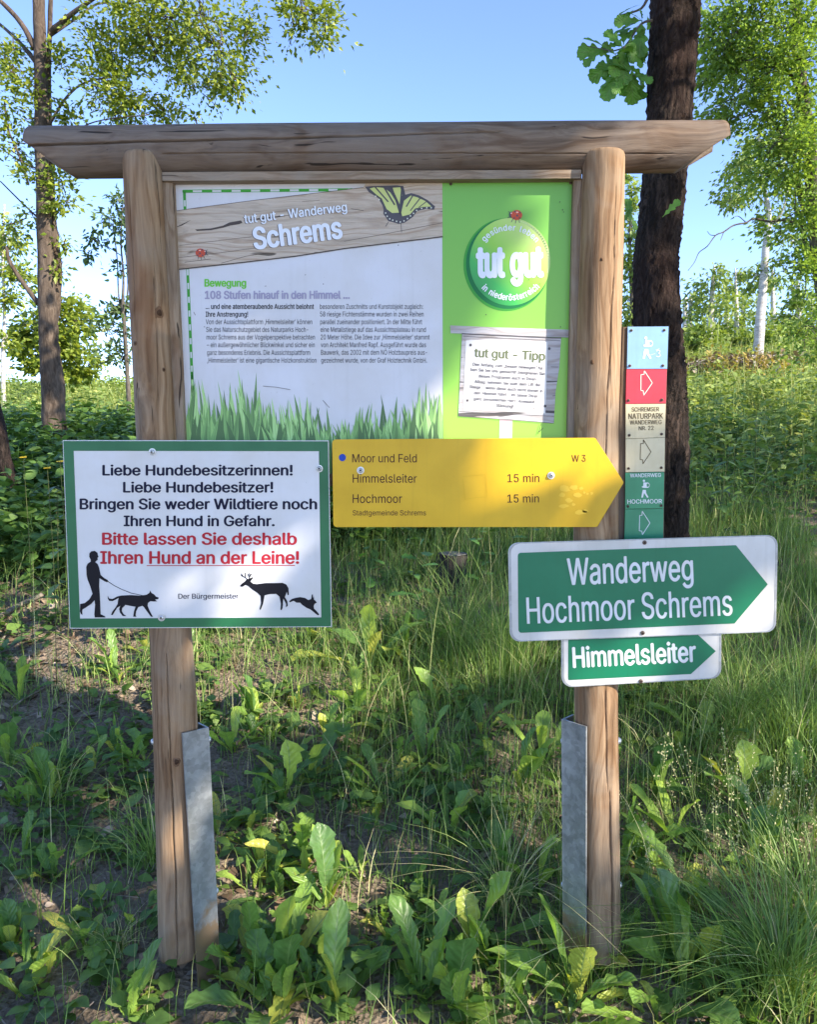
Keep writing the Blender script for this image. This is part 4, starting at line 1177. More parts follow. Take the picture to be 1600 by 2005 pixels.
# small creeping herbs between the grass
M_herb = leafmat("herb_leaf", [(0.045, 0.090, 0.022), (0.08, 0.145, 0.032), (0.125, 0.195, 0.038)], 0.32, 0.45, gain=1.6)
x, y = pts_in(4200, -2.4, 2.0, -0.75, 2.8, lambda x, y: np.clip(0.55 - 0.1 * x, 0, 1) * blot(x, y, 4.3, 5.7, 2.0))
n = len(x); L = 7
cx = np.repeat(x, L); cy = np.repeat(y, L); az = rng.uniform(0, 6.28, n * L)
hh = rng.uniform(0.006, 0.06, n * L)
d = np.stack([np.cos(az), np.sin(az), rng.normal(0.25, 0.3, n * L)], 1); up = np.stack([rng.normal(0, .3, n * L), rng.normal(0, .3, n * L), np.ones(n * L)], 1)
P = on_ground(cx + rng.normal(0, .018, n * L), cy + rng.normal(0, .018, n * L), hh)
V, F = scatter(T_ov * (1.25, 1, 1), F_ov, P, frames(d, up), rng.gamma(5, 0.0062, n * L) + 0.008)
tag(build("ground_herbs", V, F, M_herb, None, None, {"rnd": rep(rng.random(n * L), len(T_ov))}), kind="stuff")

# ------------------------------------------------------------------ dandelions
M_dand = leafmat("dandelion_leaf", [(0.066, 0.128, 0.034), (0.098, 0.175, 0.036), (0.145, 0.235, 0.042), (0.22, 0.30, 0.048), (0.33, 0.31, 0.06)], 0.40, 0.38, (0.20, 0.30, 0.11), 0.5, gain=1.8)
def dandelion_leaf(L, W, lobe, lift, droop, az, twist, g, n=40):
    """one toothed blade rising from the rosette; returns vertices, faces, attributes"""
    t = np.linspace(0, 1, n)
    ob = np.interp(t, [0, 0.10, 0.22, 0.45, 0.66, 0.82, 0.93, 1.0], [0.05, 0.05, 0.20, 0.55, 0.92, 1.0, 0.62, 0.0])
    teeth = g.integers(5, 8)
    def side():
        ph = g.uniform(0, 1); s = (t * teeth + ph) % 1.0
        cut = lobe * (1 - 0.55 * t) * np.clip((t - 0.08) * 6, 0, 1) * np.clip((0.93 - t) * 8, 0, 1)
        return W / 2 * ob * (1 - cut * s) + 0.0018 * (1 - t)
    wl, wr = side(), side()
    # midrib: rises, then bends over
    an = lift - droop * t ** 1.6
    dy = np.cumsum(np.cos(an)) * L / n; dz = np.cumsum(np.sin(an)) * L / n
    wav = 0.16 * np.sin(t * g.uniform(9, 15) + g.uniform(0, 6))
    fold = 0.35
    def row(w, sgn, q):
        x = sgn * w * q
        off = w * q * (fold + wav * sgn * q)
        nx, nz = -np.sin(an), np.cos(an)
        return np.stack([x, dy + off * nx, dz + off * nz], 1)
    rows = [row(wl, -1, 1), row(wl, -1, 0.5), np.stack([0 * t, dy, dz], 1), row(wr, 1, 0.5), row(wr, 1, 1)]
    V = np.concatenate(rows)
    tw = twist * np.concatenate([t] * 5); x0, z0 = V[:, 0].copy(), V[:, 2].copy()
    V[:, 0] = x0 * np.cos(tw); V[:, 1] += x0 * np.sin(tw)
    ca, sa = math.cos(az), math.sin(az)
    V = np.stack([V[:, 0] * ca - V[:, 1] * sa, V[:, 0] * sa + V[:, 1] * ca, V[:, 2]], 1)
    F = np.concatenate([np.array([(q * n + i, (q + 1) * n + i, (q + 1) * n + i + 1, q * n + i + 1) for i in range(n - 1)]) for q in range(4)])
    lu = np.concatenate([np.ones(n), np.full(n, .5), np.zeros(n), np.full(n, .5), np.ones(n)]); lv = np.concatenate([t] * 5)
    return V, F, lu, lv

def dandelion_mesh(seed, nl, L, lobe, upright, broad):
    g = np.random.default_rng(seed)
    Vs, Fs, us, vs, rs, n = [], [], [], [], [], 0
    for i in range(nl):
        l = L * g.uniform(0.45, 1.25)
        lift = g.normal(1.2 if upright else 0.75, 0.33); dr = g.uniform(0.2, 1.5) * (0.8 if upright else 1.1)
        V, F, u, v = dandelion_leaf(l, l * broad * g.uniform(0.6, 1.2), lobe * g.uniform(0.6, 1.2), lift, dr, i * 2.4 + g.normal(0, .8), g.normal(0, .7), g)
        Vs.append(V + (g.normal(0, .006), g.normal(0, .006), -0.008)); Fs.append(F + n); us.append(u); vs.append(v); rs.append(np.full(len(V), g.random())); n += len(V)
    return np.concatenate(Vs), np.concatenate(Fs), {"lu": np.concatenate(us), "lv": np.concatenate(vs), "rnd": np.concatenate(rs)}
KINDS = [dict(nl=7, L=0.16, lobe=0.30, upright=True, broad=0.30), dict(nl=8, L=0.17, lobe=0.70, upright=True, broad=0.32), dict(nl=9, L=0.15, lobe=0.75, upright=False, broad=0.34),
         dict(nl=5, L=0.19, lobe=0.25, upright=True, broad=0.26), dict(nl=10, L=0.14, lobe=0.55, upright=False, broad=0.36), dict(nl=6, L=0.20, lobe=0.85, upright=True, broad=0.34)]
D_mesh = []
for i, kd_ in enumerate(KINDS * 2):
    V, F, at_ = dandelion_mesh(100 + i, **kd_)
    o = build("dandelion", V, F, M_dand, None, None, at_, True)
    D_mesh.append(o.data); bpy.data.objects.remove(o)
def dandelion(px, py, kind, size, turn, label, group=None):
    p = ground_at(px, py)
    o = new_obj("dandelion", D_mesh[kind]); o.location = p + (0, 0, -0.004); o.rotation_euler = (0, 0, turn); o.scale = (size,) * 3
    return tag(o, label, "dandelion", group)
g = np.random.default_rng(21)
for (px, py, kd_, sz, lab) in (
    (225, 1330, 7, 1.0, "sunlit yellow green dandelion just below the lower left corner of the white sign"),
    (225, 1455, 3, 0.95, "dandelion with one long smooth leaf leaning left, left of the left post"),
    (285, 1500, 2, 0.85, "dandelion with wide flat leaves touching the left side of the left post"),
    (95, 1580, 0, 0.95, "dandelion with a round pale leaf on the bare soil at the left"),
    (40, 1375, 9, 1.05, "upright dandelion beside the pale fallen stick at the left edge"),
    (110, 1720, 3, 0.90, "dandelion with tall upright leaves on bare soil, lower left"),
    (20, 1500, 0, 0.85, "dandelion cut off by the left edge, halfway down the slope"),
    (500, 1420, 0, 1.0, "sunlit dandelion with tall pale leaves, behind the left angle iron"),
    (460, 1470, 9, 0.9, "sunlit broad leaved dandelion close to the top of the left angle iron"),
    (610, 1260, 4, 1.0, "dandelion with one leaf lying sideways under the right corner of the white sign"),
    (725, 1310, 1, 1.55, "tall dandelion with a very long toothed leaf, between the two posts"),
    (800, 1300, 5, 1.2, "dark dandelion right of the tallest one, between the posts"),
    (700, 1395, 9, 1.05, "yellow green dandelion in front of the tallest one"),
    (650, 1440, 2, 1.1, "dandelion spreading flat on dead leaves, between the posts"),
    (560, 1570, 1, 1.05, "dandelion with several upright toothed leaves right of the left angle iron"),
    (600, 1530, 11, 0.95, "dandelion with deeply cut leaves behind the sunlit soil patch"),
    (540, 1760, 3, 1.1, "dandelion with three tall smooth leaves in the sunlit soil patch"),
    (590, 1690, 8, 0.9, "bright sunlit dandelion at the back of the soil patch"),
    (640, 1780, 0, 1.0, "pale broad leaved dandelion at the right end of the sunlit soil patch"),
    (492, 1890, 5, 0.72, "dandelion with a row of sharp teeth right of the foot of the left angle iron"),
    (575, 1900, 1, 0.9, "dandelion with one yellow green toothed leaf bending right, near the bottom"),
    (530, 1992, 2, 0.95, "dandelion with flat deeply toothed leaves at the bottom, right of the left angle iron"),
    (560, 1975, 0, 0.9, "dandelion with pale upright leaf at the bottom, left of the middle"),
    (660, 1985, 6, 1.0, "dandelion with a large yellow green leaf at the bottom edge"),
    (750, 1560, 10, 0.95, "dandelion with long leaf in shade, in the grass between the posts"),
    (830, 1500, 7, 1.0, "dandelion with grey green leaves in the deep grass between the posts"),
    (900, 1520, 3, 0.95, "dandelion with two leaves crossing in the deep grass, left of the right angle iron"),
    (1020, 1550, 0, 1.05, "dandelion with a bright broad leaf, upper neighbour of the right angle iron"),
    (1060, 1500, 9, 1.0, "dandelion with yellowish upright leaf beside the right angle iron"),
    (980, 1720, 3, 1.15, "dandelion with one big glossy leaf leaning left, left of the right angle iron"),
    (1060, 1740, 9, 0.8, "small narrow leaved dandelion touching the right angle iron"),
    (820, 1760, 3, 0.8, "dandelion with a sunlit upright leaf in the middle of the grass"),
    (925, 1880, 6, 1.05, "dandelion with a big light green leaf, in the centre foreground"),
    (960, 1900, 4, 0.9, "dandelion with rounded leaves, right neighbour of the big centre one"),
    (830, 1965, 7, 0.95, "dandelion with narrow toothed leaf leaning left at the bottom centre"),
    (900, 1995, 0, 1.0, "dandelion with several blunt leaves at the bottom centre"),
    (1010, 1990, 3, 0.9, "dandelion with a bluish green leaf at the bottom, right of centre"),
    (1130, 1970, 6, 1.1, "dandelion with a long toothed leaf in front of the right angle iron"),
    (1185, 1890, 4, 0.75, "small dandelion at the foot of the right post"),
    (1110, 1998, 2, 0.9, "dandelion with ragged leaves at the bottom below the right angle iron"),
    (1330, 1930, 0, 1.2, "large broad leaved dandelion at the lower right, left of the long grass tuft"),
    (1380, 1910, 6, 0.95, "dandelion with a single oval leaf beside the long grass tuft"),
    (1250, 1850, 3, 0.8, "upright narrow dandelion right of the foot of the right post"),
    (1340, 1760, 2, 1.15, "dandelion with large curled leaves right of the right post"),
    (1330, 1660, 9, 0.95, "dandelion with long bent leaf in front of the dark soil, right of the post"),
    (1290, 1560, 0, 0.95, "dandelion with a glossy leaf leaning left, right of the right post"),
    (1445, 1590, 1, 1.2, "tall toothed dandelion on the shady slope at the right"),
    (1500, 1640, 10, 1.0, "dandelion with drooping leaves at the right, above the grass tuft"),
    (1470, 1700, 0, 0.85, "dandelion with rounded leaf just above the long grass tuft"),
    (1385, 1460, 11, 0.95, "dandelion high on the shady slope below the small arrow sign"),
    (1570, 1560, 8, 0.95, "dandelion at the right edge of the shady slope"),
    (1290, 1995, 2, 0.9, "sunlit dandelion at the bottom right corner of the soil"),
    (1450, 2000, 3, 0.85, "dandelion with an upright leaf in front of the long grass tuft"),
    (60, 1950, 4, 0.9, "dandelion with small leaves in the lower left corner"),
    (170, 1850, 10, 0.7, "thin dandelion on worn soil left of the foot of the left post"),
    (255, 2000, 7, 0.7, "dandelion at the bottom edge below the left post"),
    (430, 1640, 8, 0.8, "small dandelion leaning on the right side of the left angle iron"),
    (370, 1300, 6, 0.8, "dandelion hidden behind the left post just under the white sign"),
    (880, 1640, 4, 1.0, "dandelion with a spotted leaf lying in the grass between the posts"),
    (760, 1850, 2, 0.8, "low dandelion half buried in grass in the centre foreground"),
    (940, 1440, 2, 1.05, "low dandelion in the darkest grass left of the large arrow sign"),
    (860, 1390, 8, 1.0, "dandelion with thin leaves far up in the grass between the posts"),
    (1240, 1680, 5, 0.85, "dandelion with fine teeth touching the right side of the right post")):
    dandelion(px, py, kd_, sz * (1.02 + 0.26 * min(1, max(0, (py - 1250) / 600))), g.uniform(0, 6.28), lab)
g = np.random.default_rng(33)
for i in range(110):
    px, py = (g.uniform(0, 1600) if i < 70 else g.uniform(0, 700)), 1250 + 750 * g.random() ** 0.8
    if 265 < px < 455 and py > 1300 or 1100 < px < 1220: continue
    o = dandelion(px, py, int(g.integers(0, 12)), g.uniform(0.45, 0.8), g.uniform(0, 6.28), "small low dandelion half hidden in the grass around the board", "small dandelions in the grass")

# long arching grass tuft, lower right, and fine bent grass
def tuft(px, py, n, h, spread, w, label, name="grass_tuft", bend=0.8, dead=0.05, mat_=None):
    c = ground_at(px, py)
    a = rng.uniform(0, 6.28, n); rr = np.abs(rng.normal(0, spread, n))
    x, y = c[0] + rr * np.cos(a), c[1] + rr * np.sin(a)
    V, F = grass_mesh(on_ground(x, y), rng.normal(h, h * 0.22, n), a + rng.normal(0, .7, n), np.abs(rng.normal(bend, 0.35, n)), rng.uniform(w * .6, w * 1.3, n), 9)
    r = np.clip(rng.beta(3, 2, n) * 0.85 + (rng.random(n) < dead) * 0.5, 0, 1)
    return tag(build(name, V, F, mat_ or M_grass, None, None, {"rnd": rep(r, 18)}, loc=c), label, "grass tuft")
tuft(1530, 1960, 420, 0.33, 0.075, 0.0042, "large arching tuft of long bright grass at the lower right")
tuft(1600, 1850, 200, 0.34, 0.06, 0.004, "arching grass tuft cut by the right edge behind the large one")
tuft(1000, 1330, 260, 0.42, 0.10, 0.0028, "dense dark tuft of fine tall grass left of the large arrow sign", bend=0.5)
tuft(900, 1300, 200, 0.40, 0.10, 0.0026, "tall thin grass tuft between the posts under the yellow sign", bend=0.5, dead=0.15)
tuft(1440, 1430, 240, 0.42, 0.10, 0.0030, "bent dark grass tuft right of the small arrow sign", bend=0.8)
tuft(1560, 1470, 240, 0.45, 0.11, 0.0032, "grass tuft leaning over the slope at the right edge", bend=0.8)
tuft(985, 1790, 90, 0.30, 0.03, 0.0024, "pale straw coloured grass tuft leaning left in the middle", bend=0.9, dead=0.8)
tuft(300, 1690, 130, 0.22, 0.05, 0.0034, "fine grass tuft growing close to the left side of the left post", bend=0.9)
tuft(100, 1560, 110, 0.24, 0.07, 0.0034, "loose grass tuft on the worn soil at the left", bend=0.9)
tuft(230, 1860, 90, 0.10, 0.04, 0.002, "short brown dry grass tuft left of the foot of the left post", bend=0.8, dead=0.7)
tuft(1150, 1900, 240, 0.18, 0.06, 0.0026, "short grass tuft around the foot of the right angle iron", bend=0.6)

# fine grass in flower, right of the board
c0 = ground_at(1490, 1720); n = 70
x, y = c0[0] + rng.normal(0, .16, n), c0[1] + rng.normal(0, .12, n)
hh = rng.uniform(.16, .34, n); lx, ly = rng.normal(-.03, .05, n), rng.normal(-.02, .05, n)
A = on_ground(x, y); B_ = A + np.stack([lx, ly, hh], 1); s = np.array([.0006, 0, 0])
Vs = np.stack([A - s, A + s, B_ + s * .6, B_ - s * .6], 1).reshape(-1, 3); Fs = np.arange(4 * n).reshape(-1, 4)
k_ = 16; t = rng.uniform(.62, 1.04, (n, k_))
P = (A[:, None, :] + (B_ - A)[:, None, :] * t[..., None] + rng.normal(0, .007, (n, k_, 3)) * (1.15 - t)[..., None] * 3).reshape(-1, 3)
V, F = scatter(T_dia, F_dia, P, frames(rng.normal(0, .6, (n * k_, 3)) + (0, 0, .6), np.tile((0, -1.0, .2), (n * k_, 1))), rng.uniform(.004, .008, n * k_))
tag(build("flowering_grass", np.concatenate([V, Vs]), np.concatenate([F, Fs + len(V)]), M_grass, None, None, {"rnd": np.concatenate([np.full(len(V), 1.0), np.full(4 * n, .8)])}), kind="stuff")

# fallen sticks
M_stick = bark("stick_bark", ((0.10, 0.08, 0.06), (0.20, 0.165, 0.13), (0.32, 0.28, 0.23), (0.30, 0.27, 0.23)), (40, 40, 40), 0.4, 0.003)
def stick(pa, pb, r, label, lift=0.012):
    a, b = ground_at(*pa), ground_at(*pb); m_ = (a + b) / 2; m_[2] = max(m_[2], float(gz(m_[0], m_[1])))
    V, F = tube([a + (0, 0, lift), (a + m_) / 2 + (0.004, .004, lift + .006), m_ + (0, 0, lift), b + (0, 0, lift)], [r, r, r * .9, r * .6], 8, 0.05, True, 3, 4)
    tag(build("fallen_stick", V, F, M_stick, smooth=True, loc=a), label, "stick")
stick((22, 1392), (100, 1345), 0.0035, "thin pale stick lying on the soil at the left edge")
stick((0, 1215), (130, 1150), 0.013, "thick brown branch lying under the bushes left of the white sign", 0.02)
stick((0, 1262), (60, 1195), 0.006, "thin grey stick on the dead leaves at the left edge", 0.012)
stick((560, 1478), (680, 1450), 0.004, "thin twig lying between the posts")

# mossy old stump in the grass
c = ground_at(885, 1150)
M_stump = bark("stump_bark", ((0.012, 0.010, 0.009), (0.035, 0.030, 0.026), (0.085, 0.078, 0.070), (0.06, 0.058, 0.05)), (22, 22, 6), 0.9, 0.02)
st = thing("tree_stump", "low dark tree stump in the grass under the yellow sign", "stump", c)
V, F = tube([c + (0, 0, -0.05), c + (0, 0, 0.04), c + (0.004, 0, 0.13), c + (0.006, 0, 0.165)], [0.10, 0.085, 0.078, 0.074], 40, 0.05, True, 8, 3)
build("stump_body", V, F, M_stump, st, smooth=True)
V, F = tube([c + (0.006, 0, 0.166), c + (0.006, 0, 0.170)], [0.068, 0.066], 40, 0.03, True, 8)
build("cut_face", V, F, paint("weathered_cut_wood", (0.13, 0.125, 0.115), 0.9, 0.4, 40), st)

# oak seedlings and leafy young plants
M_oak = leafmat("oak_leaf", [(0.050, 0.125, 0.022), (0.080, 0.185, 0.030), (0.120, 0.245, 0.038)], 0.38, 0.42, (0.16, 0.26, 0.08), gain=1.6)
M_stem = bark("green_stem", ((0.05, 0.06, 0.025), (0.085, 0.10, 0.035), (0.13, 0.14, 0.06), (0.09, 0.10, 0.04)), (60, 60, 20), 0.2, 0.002)
def seedling(px, py, h, nl, lf, T, F_, u_, v_, mat_, label, name, cat, Y=None, lean=0.05, per=1, rise=0.25, seed=0, dz=0.0):
    g = np.random.default_rng(seed)
    c = ground_at(px, py) if Y is None else np.array([at(px, py, Y)[0], Y, float(gz(at(px, py, Y)[0], Y))])
    r = thing(name, label, cat, c)
    az0 = g.uniform(0, 6.28); top = c + np.array([math.cos(az0) * lean * h, math.sin(az0) * lean * h, h])
    path = [c - (0, 0, .01), c * 0.5 + top * 0.5 + np.array([g.normal(0, .012), g.normal(0, .012), 0]), top]
    V, F = tube(path, [0.0032, 0.0024, 0.0012], 6, 0, True, 0, 4)
    build("stem", V, F, M_stem, r, smooth=True)
    P, D = [], []
    for i in range(nl):
        t = 0.22 + 0.78 * i / max(1, nl - 1)
        for q in range(per):
            az = i * 2.4 * (1 if per == 1 else 0.65) + q * math.pi + g.normal(0, .2)
            P.append(c * (1 - t) + top * t + np.array([0, 0, 0])); D.append((math.cos(az), math.sin(az), rise + g.normal(0, .2)))
    P, D = np.array(P), np.array(D); n = len(P)
    V, F = scatter(T, F_, P, frames(D, np.tile((0, 0, 1.0), (n, 1)) + g.normal(0, .25, (n, 3))), lf * g.uniform(.65, 1.15, n) * np.interp(np.arange(n) / n, [0, .6, 1], [1, 1, .6]))
    build("foliage", V, F, mat_, r, None, {"rnd": rep(g.random(n), len(T)), "lu": np.tile(u_, n), "lv": np.tile(v_, n)}, True)
    return r
OK = (T_oak, F_oak, u_oak, v_oak, M_oak); OV = (T_ov, F_ov, u_ov, v_ov, M_oak); LN = (T_lan, F_lan, u_lan, v_lan, M_oak)
seedling(815, 1265, 0.46, 13, 0.115, *OK, "oak seedling with bright lobed leaves between the posts", "oak_seedling", "seedling", seed=3)
seedling(720, 1180, 0.30, 9, 0.10, *OK, "small oak seedling on the dead leaves right of the white sign", "oak_seedling", "seedling", seed=4)
seedling(1030, 1230, 0.44, 11, 0.10, *OK, "oak seedling half hidden behind the large arrow sign", "oak_seedling", "seedling", seed=5)
seedling(945, 1180, 0.34, 9, 0.09, *OK, "young oak seedling in tall grass under the yellow sign", "oak_seedling", "seedling", seed=6)
M_will = leafmat("willowherb_leaf", [(0.030, 0.070, 0.020), (0.050, 0.105, 0.028), (0.075, 0.15, 0.035)], 0.3, 0.4, (0.10, 0.16, 0.06), gain=1.4)
WL = (T_lan * (1.5, 1, 1), F_lan, u_lan, v_lan, M_will)
seedling(195, 900, 0.72, 9, 0.11, *WL, "tall dark leaved shoot rising above the bushes left of the left post", "leafy_shoot", "plant", Y=1.55, seed=7, rise=0.1, per=2, lean=0.02)
seedling(238, 900, 0.70, 8, 0.11, *WL, "dark leaved shoot close to the left post above the white sign", "leafy_shoot", "plant", Y=1.5, seed=8, rise=0.15, per=2)
seedling(105, 900, 0.64, 8, 0.10, *WL, "light green shoot with few leaves above the left corner of the white sign", "leafy_shoot", "plant", Y=1.7, seed=9, rise=0.3, per=2)
M_net = leafmat("nettle_leaf", [(0.075, 0.15, 0.04), (0.12, 0.205, 0.06), (0.18, 0.27, 0.085)], 0.3, 0.5, (0.2, 0.28, 0.12), gain=1.2)
NT = (T_ov * (0.9, 1, 1), F_ov, u_ov, v_ov, M_net)
seedling(1405, 935, 0.62, 7, 0.095, *NT, "sunlit nettle nearest to the dark trunk", "nettle", "nettle", Y=2.7, seed=10, rise=-0.05, per=2, lean=0.12)
seedling(1475, 900, 0.66, 7, 0.09, *NT, "sunlit nettle standing tallest in the meadow at the right", "nettle", "nettle", Y=3.0, seed=11, rise=-0.05, per=2, lean=0.04)
seedling(1440, 920, 0.52, 6, 0.08, *NT, "small nettle between two taller sunlit nettles", "nettle", "nettle", Y=2.9, seed=12, rise=0, per=2)

# yellow flowers in the bushes at the left edge
I_yel = ink("petal_yellow", (0.75, 0.50, 0.02), 0.5)
for x, y, lab in ((92, 918, "yellow flower nearest to the white sign's upper left corner"), (117, 905, "yellow flower partly covered by the white sign's edge"), (45, 897, "yellow flower farthest left, below the dark leaning trunk")):
    c = at(x, y, 1.25)
    fl = thing("yellow_flower", lab, "flower", (c[0], c[1], float(gz(c[0], c[1]))))
    V, F = tube([(c[0], c[1], float(gz(c[0], c[1])) - .01), (c[0] + .01, c[1], (c[2] + float(gz(c[0], c[1]))) / 2), c], [.0018, .0015, .0012], 5, 0, True, 0, 3)
    build("stem", V, F, M_stem, fl, smooth=True)
    az = np.linspace(0, 6.28, 6)[:5]; d = np.stack([np.cos(az), np.sin(az) * 0.8 - .35, np.full(5, .45)], 1)
    V, F = scatter(T_ov * (1.5, 1, 1), F_ov, np.tile(c, (5, 1)), frames(d, np.tile((0, -.3, 1.0), (5, 1))), np.full(5, .016))
    build("petals", V, F, I_yel, fl)

# ------------------------------------------------------------------ bushes, meadow, ridge
def herb_mass(name, x, y, h, L, leaf, T, F_, mat_, spread=0.10, rise=0.15, rcol=None):
    n = len(x); base = on_ground(x, y)
    lean = rng.normal(0, 0.16, (n, 2)) * h[:, None]
    t = rng.uniform(0.18, 1.0, (n, L)); az = np.arange(L)[None, :] * 2.4 + rng.uniform(0, 6.28, (n, 1)) + rng.normal(0, .3, (n, L))
    P = np.repeat(base[:, None, :], L, 1)
    P[..., 2] += t * h[:, None]; P[..., :2] += lean[:, None, :] * t[..., None]
    out = rng.uniform(0, spread, (n, L)) * (1.15 - t * 0.7)
    d = np.stack([np.cos(az), np.sin(az), rng.normal(rise, .35, (n, L))], -1)
    P = P + d * out[..., None] * 0.8
    P = P.reshape(-1, 3); d = d.reshape(-1, 3); m = len(P)
    up = np.tile((0, 0, 1.0), (m, 1)) + rng.normal(0, .35, (m, 3))
    sc = (leaf if np.ndim(leaf) else np.full(n, leaf))
    V, F = scatter(T, F_, P, frames(d, up), np.repeat(sc, L) * rng.uniform(.55, 1.25, m))
    r = np.clip(np.repeat(rng.normal(.5, .22, n) if rcol is None else rcol, L) + rng.normal(0, .16, m), 0, 1)
    # stems
    A = base; B = base + np.column_stack([lean, h]); s = np.stack([np.full(n, .0016), 0 * h, 0 * h], 1) * (1 + np.clip(y, 0, 20)[:, None] * .25)
    Vs = np.stack([A - s, A + s, B + s * .5, B - s * .5], 1).reshape(-1, 3); Fs = np.arange(n * 4).reshape(-1, 4)
    o = build(name, np.concatenate([V, Vs]), np.concatenate([F, Fs + len(V)]), mat_, None, None, {"rnd": np.concatenate([rep(r, len(T)), np.full(n * 4, .35)])})
    return tag(o, kind="stuff")
M_bush = leafmat("bush_leaf", [(0.030, 0.066, 0.016), (0.056, 0.112, 0.024), (0.095, 0.17, 0.034), (0.15, 0.22, 0.045)], 0.30, 0.5, gain=1.6)
M_mead = leafmat("meadow_leaf", [(0.062, 0.098, 0.026), (0.105, 0.150, 0.038), (0.165, 0.205, 0.050), (0.25, 0.265, 0.072)], 0.30, 0.55, gain=2.1)
M_ridge = leafmat("ridge_leaf", [(0.08, 0.13, 0.02), (0.14, 0.195, 0.028), (0.22, 0.26, 0.04)], 0.30, 0.55, gain=1.7)
# dense undergrowth at the left
x, y = pts_in(3000, -5.2, 0.25, 1.9, 6.8, lambda x, y: np.clip((y - 1.95 - 0.45 * np.clip(x + 1.0, 0, 2)) * 2.2, 0, 1) * (0.45 + 0.55 * blot(x, y, 2.1, 2.6, 1.0)))
n = len(x); h = rng.uniform(0.20, 0.44, n) * np.clip(0.62 + 0.30 * (y - 1.9), 0.5, 1.0)
herb_mass("undergrowth", x, y, h, 22, 0.085, T_ov, F_ov, M_bush, 0.13)
# in the gap under the panel and right of the trunk: lower, looser herbs
x, y = pts_in(2000, -0.4, 4.6, 2.2, 6.5, lambda x, y: np.clip((y - 2.1) * 0.9, 0, 1) * blot(x, y, 2.7, 3.1, 0.3))
n = len(x); h = rng.uniform(0.12, 0.36, n)
herb_mass("undergrowth", x, y, h, 15, 0.058, T_ov, F_ov, M_bush, 0.10, rcol=rng.normal(.62, .22, n))
# sunlit meadow climbing the hill
x, y = pts_in(9000, -13, 16, 5.5, 25, lambda x, y: np.clip(0.25 + 0.75 * (np.abs(x) < 0.62 * (y + 2.6)), 0, 1) * (0.3 + 0.7 * blot(x, y, 0.9, 1.1, 0.5)))
n = len(x); h = rng.uniform(0.12, 0.40, n) * (0.8 + 0.5 * blot(x, y, 0.5, 0.6, 2.0))
herb_mass("meadow_herbs", x, y, h, 10, 0.06 + 0.0035 * y, T_dia, F_dia, M_mead, 0.14, rcol=np.clip(rng.normal(.5, .2, n) + 0.35 * (blot(x, y, .6, .5, 4.0) - .5) + 0.012 * (y - 10), 0, 1))
x, y = pts_in(42000, -13, 16, 2.8, 24, lambda x, y: np.where(x < 0.2, (y > 6.5) * 0.5, 1.0) * np.clip(1.3 - 0.03 * y, .3, 1))
n = len(x); h = rng.gamma(4, 0.075, n) + 0.05
V, F = grass_mesh(on_ground(x, y), h, rng.uniform(0, 6.28, n), np.abs(rng.normal(.4, .3, n)), (0.003 + 0.0012 * y) * rng.uniform(.6, 1.3, n), 4)
tag(build("meadow_grass", V, F, M_grassl, None, None, {"rnd": rep(np.clip(rng.beta(2.4, 2.6, n), 0, 1), 8)}), kind="stuff")
x, y = pts_in(1500, 1.4, 9, 3.4, 9, lambda x, y: (np.abs(x) < 0.75 * (y + 2.2)) * (0.25 + 0.75 * blot(x, y, 1.9, 1.7, 2.5)))
n = len(x); h = rng.uniform(0.25, 0.60, n)
herb_mass("meadow_forbs", x, y, h, 16, 0.085, T_ov * (.8, 1, 1), F_ov, M_mead, 0.12, rcol=rng.normal(.45, .25, n))
M_warm = leafmat("dock_spike", [(0.28, 0.22, 0.05), (0.38, 0.30, 0.06), (0.45, 0.30, 0.10)], 0.3, 0.6)
x, y = pts_in(260, 5, 11, 10.5, 13.5, lambda x, y: blot(x, y, 1.3, 2.2, 1.0) > .55)
n = len(x); herb_mass("flowering_forbs", x, y, rng.uniform(.35, .6, n), 14, 0.09, T_dia, F_dia, M_warm, 0.06, rise=0.8)
x, y = pts_in(5000, 4.6, 7.2, 11.5, 15.5, lambda x, y: np.exp(-(((x - 5.9) / .8) ** 2 + ((y - 13.5) / 1.3) ** 2)))
n = len(x); az = rng.uniform(0, 6.28, n)
V, F = scatter(T_ov * (.5, 1, 1), F_ov, on_ground(x, y, rng.uniform(0.18, .42, n)), frames(np.stack([np.cos(az), np.sin(az), rng.normal(0.1, .3, n)], 1), np.tile((0, 0, 1.0), (n, 1))), rng.uniform(.08, .25, n))
tag(build("brushwood", V, F, M_dry, None, None, {"rnd": rep(rng.beta(3, 1.5, n), len(T_ov))}), kind="stuff")
# bright low scrub along the ridge
x, y = pts_in(3600, -16, 20, 21.5, 30, lambda x, y: 0.35 + 0.65 * blot(x, y, .8, .7, 0))
n = len(x); h = rng.uniform(0.3, 1.0, n) * (0.55 + 0.7 * blot(x, y, .55, .3, 1.0)) * np.where(x > 4, .95, .62)
herb_mass("ridge_scrub", x, y, h, 22, 0.15, T_dia, F_dia, M_ridge, 0.42)

